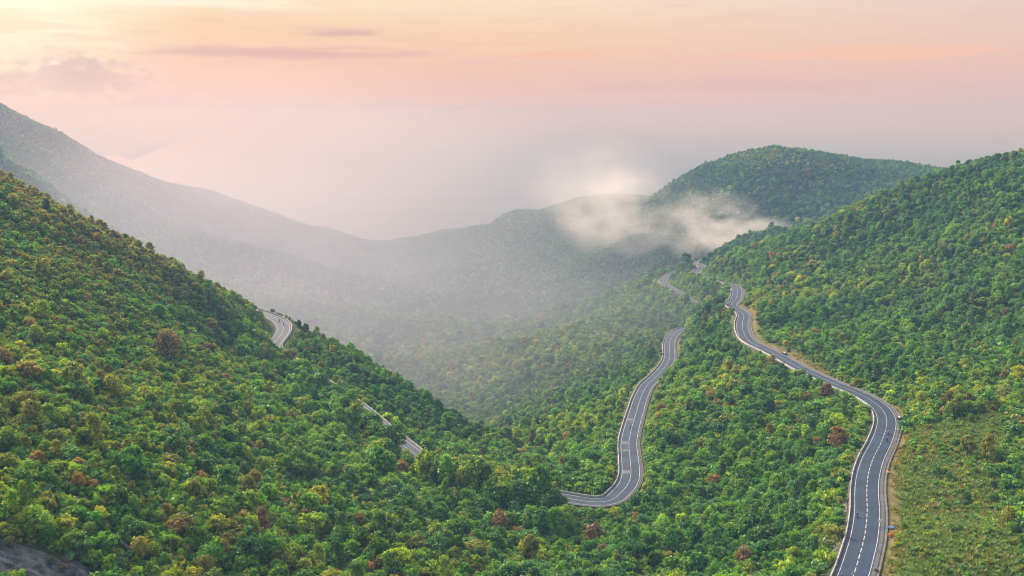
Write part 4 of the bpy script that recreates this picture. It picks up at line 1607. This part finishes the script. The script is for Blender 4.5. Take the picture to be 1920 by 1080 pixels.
def make_rider():
    """A seated rider grown from one skeleton, so the body is one continuous mesh."""
    J = {"pelvis": (0, -0.30, 0.90, .15), "waist": (0, -0.25, 1.08, .145), "chest": (0, -0.17, 1.30, .17), "neck": (0, -0.12, 1.47, .06), "chin": (0, -0.08, 1.56, .08), "head": (0, -0.06, 1.66, .10)}
    E = [("pelvis", "waist"), ("waist", "chest"), ("chest", "neck"), ("neck", "chin"), ("chin", "head")]
    for s, k in ((-1, "l"), (1, "r")):
        J.update({"hip" + k: (s * .12, -0.24, .88, .11), "knee" + k: (s * .20, 0.16, .80, .075), "ankle" + k: (s * .19, 0.04, .40, .05), "toe" + k: (s * .19, 0.20, .35, .045),
                  "shoulder" + k: (s * .20, -0.15, 1.37, .075), "elbow" + k: (s * .30, 0.05, 1.15, .052), "wrist" + k: (s * .29, 0.30, 1.05, .036), "palm" + k: (s * .28, 0.36, 1.045, .042)})
        E += [("pelvis", "hip" + k), ("hip" + k, "knee" + k), ("knee" + k, "ankle" + k), ("ankle" + k, "toe" + k), ("chest", "shoulder" + k), ("shoulder" + k, "elbow" + k), ("elbow" + k, "wrist" + k), ("wrist" + k, "palm" + k)]
        for q, (ox, oy) in enumerate(((-.035, .05), (-.012, .062), (.012, .058), (.034, .045))):     # fingers over the grip
            J["fa%d%s" % (q, k)] = (s * .28 + ox, 0.36 + oy, 1.05, .013)
            J["fb%d%s" % (q, k)] = (s * .28 + ox, 0.365 + oy, 1.005, .011)
            E += [("palm" + k, "fa%d%s" % (q, k)), ("fa%d%s" % (q, k), "fb%d%s" % (q, k))]
        J["th" + k] = (s * .235, 0.385, 1.015, .013)
        E += [("palm" + k, "th" + k)]
    names = list(J)
    me = bpy.data.meshes.new("rider_bones")
    me.from_pydata([J[k][:3] for k in names], [(names.index(a), names.index(b)) for a, b in E], [])
    o = bpy.data.objects.new("rider_bones", me)
    COL.objects.link(o)
    o.modifiers.new("skin", "SKIN")
    for k, sv in zip(names, me.skin_vertices[0].data):
        sv.radius = (J[k][3], J[k][3])
        sv.use_root = k == "pelvis"
    sb = o.modifiers.new("smooth", "SUBSURF")
    sb.levels = sb.render_levels = 1
    dg = bpy.context.evaluated_depsgraph_get()
    body = bpy.data.meshes.new_from_object(o.evaluated_get(dg))
    bpy.data.objects.remove(o)
    body.name = "person"
    for m in (M_CLOTH, M_TROUSER, M_SKIN, M_BLACK):
        body.materials.append(m)
    mi = []
    for p in body.polygons:
        c = p.center
        if c.z > 1.46 or (c.y > 0.31 and c.z > 0.95):
            mi.append(2)
        elif c.z < 0.42:
            mi.append(3)
        elif c.z < 0.98:
            mi.append(1)
        else:
            mi.append(0)
    body.polygons.foreach_set("material_index", mi)
    body.polygons.foreach_set("use_smooth", [True] * len(mi))
    body.update()
    person = bpy.data.objects.new("person", body)
    COL.objects.link(person)
    bm = bmesh.new()
    r = bmesh.ops.create_icosphere(bm, subdivisions=3, radius=1.0)
    bmesh.ops.transform(bm, matrix=Matrix.Translation((0, -0.08, 1.69)) @ Matrix.Diagonal((.135, .16, .145, 1)), verts=r["verts"])
    cut = [f for f in bm.faces if f.calc_center_median().z < 1.60 or (f.calc_center_median().y > 0.0 and f.calc_center_median().z < 1.68)]
    bmesh.ops.delete(bm, geom=cut, context="FACES")
    hme = bpy.data.meshes.new("helmet")
    bm.to_mesh(hme)
    bm.free()
    h = link("helmet", hme, person, [M_HELMET])
    sd = h.modifiers.new("shell", "SOLIDIFY")
    sd.thickness = 0.02
    nose = MB().prism([(0.05, 1.65), (0.095, 1.61), (0.05, 1.59)], -0.015, 0.015, "YZ").build("nose", M_SKIN, person)
    eyes = MB().ball((-.035, .035, 1.66), (.014, .01, .010), 1).ball((.035, .035, 1.66), (.014, .01, .010), 1).build("eyes", M_BLACK, person)
    MB().box((0, .042, 1.565), (.05, .012, .010)).build("mouth", mat("lips", (0.3, 0.12, 0.1), 0.6), person)
    return person


BIKE, RIDER = make_motorcycle(), make_rider()
first = True
# (road, u, v, towards camera, bike colour, jacket, helmet, bike label, rider label)
RIDES = [
    (PA, 1665, 814, False, (.5, .03, .04), (.62, .12, .16), (.7, .7, .7), "red motorcycle going away just after the broad bend of the upper road", "rider in a red jacket on the red motorcycle at the broad bend"),
    (PA, 1663, 827, False, (.04, .04, .05), (.06, .06, .08), (.6, .6, .6), "black motorcycle close behind the red one at the broad bend", "rider in dark clothes on the black motorcycle behind the red one"),
    (PA, 1608, 969, True, (.45, .03, .05), (.10, .06, .09), (.55, .5, .5), "motorcycle coming down alone in the lane beside the long parapet", "rider in a dark purple jacket alone in the lane by the parapet"),
    (PA, 1532, 714, True, (.4, .03, .04), (.45, .08, .10), (.7, .7, .7), "motorcycle nearest the parapet on the straight above the brown tree", "rider in a red top nearest the parapet on the straight"),
    (PA, 1538, 714, True, (.6, .6, .6), (.75, .75, .74), (.75, .75, .75), "pale motorcycle riding abreast on the inside on the straight", "rider in white riding abreast with a red-topped rider"),
    (PA, 1512, 694, False, (.5, .04, .04), (.70, .55, .52), (.6, .1, .1), "small motorcycle farther up the straight near the uphill edge line", "rider in a pale top farther up the straight"),
    (PA, 1428, 651, False, (.5, .04, .04), (.60, .30, .28), (.7, .7, .7), "farthest motorcycle on the upper road where it narrows to the bends", "rider in a pinkish top farthest along the upper road"),
    (PB, 524, 604, True, (.03, .03, .035), (.05, .05, .06), (.05, .05, .05), "dark motorcycle high in the pale hairpin bend", "rider in black high in the pale hairpin bend"),
    (PB, 532, 611, True, (.03, .03, .035), (.09, .05, .05), (.05, .05, .05), "dark motorcycle at the outermost point of the hairpin bend", "rider in dark red at the outermost point of the hairpin"),
    (PB, 505, 641, False, (.06, .15, .45), (.10, .22, .50), (.6, .6, .65), "blue motorcycle leaving the hairpin beside the forest edge", "rider in blue leaving the hairpin beside the forest edge"),
    (PB, 1183, 803, False, (.03, .03, .03), (.05, .05, .06), (.08, .08, .08), "dark motorcycle on the lower road between the rumble bars", "rider in dark clothes on the lower road between rumble bars"),
    (PA, 1578, 1086, True, (.05, .06, .1), (.12, .14, .25), (.45, .45, .5), "motorcycle at the bottom edge of the photo next to the parapet", "rider in a blue jacket at the bottom edge next to the parapet"),
    (PA, 1598, 1088, False, (.05, .05, .05), (.3, .3, .32), (.75, .75, .75), "motorcycle at the bottom edge of the photo on the centre line", "rider with a white helmet at the bottom edge on the centre line"),
]
for (path, u, v, toward, bc, jc, hc, lab, plab) in RIDES:
    s, off = path.near(u, v)
    off = max(-3.4, min(3.4, off))
    q = path.pos(s, off, 0.05)[0]
    rz = path.head(s) + (math.pi if toward else 0)
    b = BIKE if first else copy_tree(BIKE)
    p = RIDER if first else copy_tree(RIDER)
    first = False
    for o in (b, p):
        o.location = q
        o.rotation_euler = (0, 0, rz)
    tag(b, lab, "motorcycle", "motorcycles on the mountain roads")
    tag(p, plab, "person", "riders on the mountain roads")
    for ch in b.children:
        if ch.name.startswith("body"):
            ch["paint"] = list(bc)
    p["paint"] = list(jc)
    for ch in p.children:
        if ch.name.startswith("helmet"):
            ch["paint"] = list(hc)
# one parked on the earth shoulder
s, off = PA.near(1644, 1074)
b = copy_tree(BIKE)
b.location = PA.pos(s, off, -0.02)[0]
b.location.z = max(b.location.z, float(ground(b.location.x, b.location.y)))
b.rotation_euler = (0, 0.12, PA.head(s) + 0.9)
tag(b, "dark motorcycle parked on the earth shoulder below the white board", "motorcycle", "motorcycles on the mountain roads")
for ch in b.children:
    if ch.name.startswith("body"):
        ch["paint"] = [.03, .03, .035]


# ------------------------------------------------------------------ signs, posts and small roadside things
def stand(path, u, v, lift=0.0, lim=(-7.2, 8.8)):
    s, off = path.near(u, v)
    off = max(lim[0], min(lim[1], off))
    q = path.pos(s, off)[0]
    q[2] = float(ground(q[0], q[1])) if abs(off) > 6.4 else q[2] - 0.05
    return q, path.head(s)


def sign(kind, path, u, v, h, lab, face_cam=True):
    q, hd = stand(path, u, v)
    r = empty("road_sign", q, hd)
    MB().tube((0, 0, -0.4), (0, 0, h), 0.05).build("post", M_GREYSIGN, r)
    if kind == "board":
        MB().box((0, -0.07, h - 0.55), (1.25, 0.05, 1.0)).build("board", M_WHITE, r)
        e = MB()
        for x in (-.6, .6):
            e.box((x, -0.10, h - 0.55), (0.05, 0.012, 1.0))
        for z in (-.475, .475):
            e.box((0, -0.10, h - 0.55 + z), (1.15, 0.012, 0.05))
        e.build("border", M_GREYSIGN, r)
    elif kind == "round":
        MB().tube((0, -0.06, h - .3), (0, -0.09, h - .3), 0.42, n=24).build("disc", M_RED, r)
        MB().tube((0, -0.085, h - .3), (0, -0.10, h - .3), 0.29, n=24).build("disc_centre", M_WHITE, r)
    elif kind == "triangle":
        t = lambda k, dz: [(-.52 * k, h - .62 + dz), (.52 * k, h - .62 + dz), (0, h + .28 - dz * .9)]
        MB().prism(t(1, 0), -0.09, -0.06).build("triangle", M_YEL, r)
        MB().prism(t(.68, .11), -0.10, -0.085).build("triangle_centre", M_WHITE, r)
    elif kind == "mirror":
        MB().tube((0, -0.05, h - .35), (0, -0.09, h - .35), 0.46, n=24).build("rim", M_RED, r)
        MB().ball((0, -0.08, h - .35), (0.40, 0.06, 0.40), 3).build("glass", M_GLASS, r, True)
    elif kind == "back":
        MB().tube((0, 0.05, h - .3), (0, 0.08, h - .3), 0.46, n=24).build("disc", M_GREYSIGN, r)
    elif kind == "small":
        MB().box((0, -0.07, h - 0.25), (0.5, 0.04, 0.6)).build("board", M_GREYSIGN, r)
    tag(r, lab, "road sign", "signs along the roads")
    return r


sign("board", PA, 1651, 986, 2.4, "white square board on a post at the earth shoulder of the upper road")
sign("round", PA, 1679, 842, 2.2, "round red and white sign on the outer side below the broad bend")
sign("triangle", PA, 1600, 726, 2.6, "yellow and white warning triangle on the earth bank above the straight")
sign("back", PA, 1614, 858, 2.6, "grey round sign seen from behind, behind the parapet below the bend")
sign("small", PA, 1555, 1000, 2.8, "small pale board on a thin post among stones outside the parapet")
sign("mirror", PA, 1389, 537, 2.8, "round white traffic mirror at the far bend of the upper road")


def marker(path, u, v, h, lab, m=M_WHITE):
    q, hd = stand(path, u, v)
    r = empty("marker_post", q, hd)
    MB().box((0, 0, h / 2 - .2), (0.22, 0.16, h + .4)).build("shaft", m, r)
    MB().prism([(-.11, h), (.11, h), (.06, h + .14), (-.06, h + .14)], -0.08, 0.08).build("cap", M_RED if m is M_WHITE else m, r)
    tag(r, lab, "marker post", "marker posts by the roads")


marker(PA, 1659, 924, 1.3, "short white marker post where the drain edge is broken")
marker(PA, 1667, 922, 1.0, "white marker stone in the grass next to the broken drain edge")
marker(PA, 1694, 1018, 0.9, "small white marker stone at the foot of the grassy slope, by the orange shrub")
marker(PB, 1160, 846, 1.1, "white marker post outside the parapet level with the rumble bars")
M_PIPE = mat("pale_green_pipe", (0.25, 0.45, 0.42), 0.5, (3.0, 0.2))
for (u, v, lab) in ((1598, 888, "thin pale green pole outside the parapet, higher on the road"), (1594, 925, "thin pale green pole outside the parapet, lower on the road")):
    q, hd = stand(PA, u, v)
    r = empty("pole", q, hd)
    MB().tube((0, 0, -0.5), (0, 0, 4.2), 0.07, 0.05).build("shaft", M_PIPE, r)
    MB().ball((0, 0, 4.22), (0.09, 0.09, 0.06)).build("cap", M_PIPE, r, True)
    tag(r, lab, "pole", "pale green poles outside the parapet")

# culvert heads in the drain
for (u, v, lab, w_) in ((1685, 786, "concrete culvert head in the drain at the broad bend", 3.4), (1456, 664, "pale culvert block with dark mouth at the uphill edge of the straight", 4.0)):
    q, hd = stand(PA, u, v, lim=(5.4, 8.4))
    r = empty("culvert", q, hd)
    MB().box((0, w_ / 2, 0.5), (1.6, 0.35, 1.4)).box((0, -w_ / 2, 0.5), (1.6, 0.35, 1.4)).box((0.6, 0, 0.6), (0.35, w_ - .4, 1.6)).build("headwall", M_CONC, r)
    MB().box((0, 0, 1.05), (1.2, w_ - .4, 0.18)).build("lid", M_WALL, r)
    MB().box((-0.1, 0, 0.25), (0.5, w_ - .5, 0.5)).build("mouth", M_BLACK, r)  # solid black block in place of the shade inside the opening
    tag(r, lab, "culvert")


def tarp(path, u, v, colour, lab, w_, l_):
    q, hd = stand(path, u, v)
    m = mat("tarpaulin", colour, 0.55, (2.0, 0.2))
    V, F = [], []
    n1, n2 = 9, 7
    for i in range(n1):
        for j in range(n2):
            x, y = (i / (n1 - 1) - .5) * w_, (j / (n2 - 1) - .5) * l_
            V.append((x, y, float(ground(q[0] + x, q[1] + y)) - q[2] + 0.55 + 0.22 * math.sin(i * 1.3) * math.cos(j * 1.1)))
    for i in range(n1 - 1):
        for j in range(n2 - 1):
            F.append((i * n2 + j, (i + 1) * n2 + j, (i + 1) * n2 + j + 1, i * n2 + j + 1))
    o = link("tarpaulin", mesh_from("tarpaulin", V, F, True), None, [m])
    sd = o.modifiers.new("cloth", "SOLIDIFY")
    sd.thickness = 0.04
    o.location = q
    tag(o, lab, "tarpaulin")


tarp(PA, 1670, 989, (0.03, 0.16, 0.42), "blue tarpaulin lying in the grass beside the drain", 1.7, 1.6)
tarp(PA, 1664, 884, (0.50, 0.14, 0.05), "orange-red tarpaulin at the grass edge above the drain", 0.8, 2.6)
q, _ = stand(PA, 1667, 1006)
place_tree((q[0] + .4, q[1], q[2]), (.35, .35, .35), (0, 0, 1), 7, (0.62, 0.25, 0.02), "low shrub with orange flowers at the drain edge near the blue tarpaulin", "")

# dark boulder on the bank of the straight
def rock(name, p, ra, rb, h, an, lab, m, seed, tilt=True):
    r = np.random.default_rng(seed)
    n1, n2 = 72, 26
    V, F = [], []
    ca, sa = math.cos(an), math.sin(an)
    ph = r.uniform(0, 6.28, 6)
    for j in range(n2 + 1):
        f = j / n2
        for i in range(n1):
            a = 2 * math.pi * i / n1
            wob = 1 + .16 * math.sin(2 * a + ph[0]) + .10 * math.sin(5 * a + ph[1]) + .06 * math.sin(9 * a + ph[2])
            ex, ey = ra * f * wob * math.cos(a), rb * f * wob * math.sin(a)
            x, y = ex * ca - ey * sa, ex * sa + ey * ca
            g = float(ground(p[0] + x, p[1] + y)) - p[2] if tilt else 0.0
            up = h * (1 - f ** 3.5) * (0.75 + .5 * (fbm(np.array(p[0] + x * 1.0), np.array(p[1] + y * 1.0), 4.0, 4) * 1.6) + .22 * math.sin(ey * 2.2 + ph[3] + ex * .25) - .35 * max(0, math.sin(ey * .9 + ex * .15 + ph[4])) ** 12) - 0.5 * f ** 6
            V.append((x, y, g + up))
    for j in range(n2):
        for i in range(n1):
            k = (i + 1) % n1
            F.append((j * n1 + i, j * n1 + k, (j + 1) * n1 + k, (j + 1) * n1 + i))
    o = link(name, mesh_from(name, V, F, False), None, [m])
    o.location = p
    tag(o, lab, "rock", "rocks showing through the forest" if name == "rock" else None)
    return o


def rock_material():
    m = mat("grey_rock", (0.105, 0.108, 0.12), 0.85, (0.55, 0.65), bump=1.0)
    nt = m.node_tree
    N, L = nt.nodes.new, nt.links.new
    b = nt.nodes["Principled BSDF"]
    src = b.inputs["Base Color"].links[0].from_socket
    tc = N("ShaderNodeTexCoord")
    mp = N("ShaderNodeMapping")
    mp.inputs["Scale"].default_value = (0.16, 0.55, 0.55)
    mp.inputs["Rotation"].default_value = (0, 0, 0.35)
    L(tc.outputs["Object"], mp.inputs[0])
    wob = N("ShaderNodeTexNoise")
    wob.inputs["Scale"].default_value = 0.5
    L(tc.outputs["Object"], wob.inputs["Vector"])
    va = N("ShaderNodeVectorMath")
    va.operation = "ADD"
    L(mp.outputs[0], va.inputs[0])
    L(wob.outputs["Color"], va.inputs[1])
    vo = N("ShaderNodeTexVoronoi")
    vo.feature = "DISTANCE_TO_EDGE"
    L(va.outputs[0], vo.inputs["Vector"])
    mr = N("ShaderNodeMapRange")                       # dark seams between the sheets of rock
    mr.inputs["From Max"].default_value = 0.05
    mr.inputs["To Min"].default_value = 0.25
    L(vo.outputs["Distance"], mr.inputs["Value"])
    ln = N("ShaderNodeTexNoise")                       # lichen and pale weathering
    ln.inputs["Scale"].default_value = 1.8
    ln.inputs["Detail"].default_value = 9
    L(tc.outputs["Object"], ln.inputs["Vector"])
    lr = N("ShaderNodeMapRange")
    lr.inputs["From Min"].default_value = 0.52
    lr.inputs["From Max"].default_value = 0.68
    L(ln.outputs[0], lr.inputs["Value"])
    mx = N("ShaderNodeMix")
    mx.data_type = "RGBA"
    L(lr.outputs[0], mx.inputs[0])
    L(src, mx.inputs[6])
    mx.inputs[7].default_value = (0.17, 0.17, 0.12, 1)
    vs = N("ShaderNodeVectorMath")
    vs.operation = "SCALE"
    L(mx.outputs[2], vs.inputs[0])
    L(mr.outputs[0], vs.inputs["Scale"])
    L(vs.outputs[0], b.inputs["Base Color"])
    return m


M_ROCK = rock_material()
RLAB = ["large dark grey rock slab sloping down in the near bottom corner", "pale grey rock face peeping out below the orange trees", "narrow grey rock strip between bushes above the slab", "small grey rock below the lone bright yellow-green tree",
        "small flat rock uphill of the pale yellow tree", "low rock ledge at the bottom edge beyond the large slab"]
for k, ((u, v, ra, rb, an), p) in enumerate(zip(ROCKS, ROCK_AT)):
    rock("rock", p, ra, rb, 1.3 if k == 0 else 1.5, an, RLAB[k], M_ROCK, 300 + k)
for (u, v, pv, sc, col, lab) in ((95, 1062, 7, 0.55, (.17, .16, .05), "low olive shrub rooted in a crack of the large rock slab"), (18, 1035, 4, 0.5, (.16, .19, .05), "small shrub at the top rim of the large rock slab"),
                                 (120, 1078, 7, 0.5, (.20, .15, .06), "brownish shrub low on the large rock slab"), (150, 1050, 3, 0.5, (.12, .2, .03), "green shrub between the large rock slab and the low ledge")):
    p = hit(u, v)
    place_tree((p[0], p[1], p[2] + 0.3), (sc, sc, sc), (0, 0, u), pv, col, lab, "")
q, _ = stand(PA, 1477, 661)
o = rock("boulder", np.array((q[0] + 1, q[1] + 1, q[2])), 1.3, 1.1, 2.6, 0.3, "dark boulder standing on the earth bank above the straight", mat("dark_rock", (0.07, 0.065, 0.075), 0.85, (0.8, 0.4)), 420)

# loose stones tipped outside the parapet
st_v, st_f = [], []
s0, _ = PA.near(1600, 940)
s1, _ = PA.near(1570, 1060)
for k in range(420):
    s = random.uniform(min(s0, s1), max(s0, s1))
    off = -6.4 - abs(random.gauss(0, 2.0))
    q = PA.pos(s, off)[0]
    z = float(ground(q[0], q[1]))
    b0 = len(st_v)
    r_ = random.uniform(.14, .48)
    for (x, y, zz_) in ((1, 0, 0), (-.5, .9, 0), (-.6, -.8, 0), (.1, .1, .9), (0, 0, -.6)):
        st_v.append((q[0] + r_ * (x + random.uniform(-.3, .3)), q[1] + r_ * (y + random.uniform(-.3, .3)), z + .1 + r_ * (zz_ + random.uniform(-.2, .2))))
    for f_ in ((0, 1, 3), (1, 2, 3), (2, 0, 3), (1, 0, 4), (2, 1, 4), (0, 2, 4)):
        st_f.append(tuple(b0 + i for i in f_))
o = link("rubble", mesh_from("rubble", st_v, st_f), None, [mat("pale_stone", (0.33, 0.30, 0.29), 0.9, (0.7, 0.4))])
tag(o, "pale broken stones tipped down outside the parapet", "rubble", kind="stuff")


# ------------------------------------------------------------------ pylons on the far slope
def pylon(u, vtop, Y, h, lab):
    r_ = ray(u, 520)
    x = r_[0] * Y
    z = float(ground(x, Y))
    r = empty("pylon", (x, Y, z), 0.5)
    w0, w1 = 3.0, 0.6

    def wd(t):
        return w0 + (w1 - w0) * min(1, t * 1.25)

    for sx in (-1, 1):
        for sy in (-1, 1):
            m = MB()
            for k in range(6):
                a, b_ = k / 6, (k + 1) / 6
                m.tube((sx * wd(a), sy * wd(a), h * a - (1 if k == 0 else 0)), (sx * wd(b_), sy * wd(b_), h * b_), 0.20, n=5)
            m.build("leg", M_LATTICE, r)
    m = MB()
    for k in range(9):
        a, b_ = k / 9, (k + 1) / 9
        A, B = wd(a), wd(b_)
        for (p0, p1) in (((-A, -A), (B, -B)), ((A, -A), (-B, -B)), ((-A, A), (B, B)), ((A, A), (-B, B)), ((-A, -A), (-B, B)), ((-A, A), (-B, -B)), ((A, -A), (B, B)), ((A, A), (B, -B))):
            m.tube((p0[0], p0[1], h * a), (p1[0], p1[1], h * b_), 0.10, n=4)
    m.build("bracing", M_LATTICE, r)
    for f_ in (0.66, 0.80, 0.94):
        L_ = 5.2 - (f_ - .66) * 6
        m = MB()
        for s in (-1, 1):
            m.tube((0, -.5, h * f_), (s * L_, 0, h * f_ + .3), 0.13, n=4).tube((0, .5, h * f_), (s * L_, 0, h * f_ + .3), 0.13, n=4).tube((0, 0, h * f_ + 1.6), (s * L_, 0, h * f_ + .3), 0.13, n=4)
            m.tube((s * L_, 0, h * f_ + .3), (s * L_, 0, h * f_ - 1.4), 0.09, n=4)
        m.build("crossarm", M_LATTICE, r)
    tag(r, lab, "pylon", "power pylons in the misty valley")


pylon(337, 465, 1290, 33.0, "nearer dark lattice pylon rising beyond the near hill's edge")
pylon(396, 515, 1230, 22.0, "fainter lattice pylon lower in the mist")

# ------------------------------------------------------------------ boats far out on the bay
def make_boat():
    r = empty("boat", (0, 0, 0))
    V, F = [], []
    sec = [(-9, 1.6, 1.9), (-5, 2.3, 1.6), (0, 2.6, 1.5), (5, 2.1, 1.9), (9.5, 0.15, 2.9)]
    for y, w_, hgt in sec:
        V += [(-w_, y, hgt), (-w_ * .6, y, -.3), (w_ * .6, y, -.3), (w_, y, hgt)]
    for i in range(4):
        for j in range(3):
            F.append((i * 4 + j, i * 4 + j + 1, (i + 1) * 4 + j + 1, (i + 1) * 4 + j))
        F.append((i * 4 + 3, i * 4, (i + 1) * 4, (i + 1) * 4 + 3))
    F += [(0, 1, 2, 3), (19, 18, 17, 16)]
    link("hull", mesh_from("hull", V, F), r, [M_HULL])
    MB().box((0, -4.5, 2.9), (3.2, 5.5, 2.4)).box((0, -4.5, 4.25), (3.7, 6.2, .25)).build("cabin", M_CABIN, r)
    MB().tube((0, 1.5, 1.5), (0, 1.5, 9), .15).tube((0, 1.5, 5), (0, 6.5, 7.5), .1).build("mast", M_HULL, r)
    return r


boat0 = None
for (u, v, rz, lab) in ((922, 350, 1.1, "largest boat in view, on the sea over the middle ridge"), (998, 335, 1.4, "boat farther out, between the largest boat and the rising cloud plume"), (747, 341, 1.2, "lone boat in mid bay above the ridge's low end"),
                        (388, 322, .4, "boat closest to the far coast, first of the little fleet"), (420, 327, .9, "middle boat of the little fleet off the far ridge"), (437, 326, 1.3, "outer boat of the little fleet off the far ridge"),
                        (553, 372, 1.6, "boat near shore just above the long far ridge"), (600, 363, .8, "boat lying a little offshore of the far ridge's end")):
    p = on_profile(u, v, [(0, -CAMZ), (99999, -CAMZ)])
    b = make_boat() if boat0 is None else copy_tree(boat0)
    boat0 = boat0 or b
    b.location = (p[0], p[1], 0)
    b.rotation_euler = (0, 0, rz)
    b.scale = (1.2, 1.2, 1.2)
    tag(b, lab, "boat", "boats on the hazy bay")
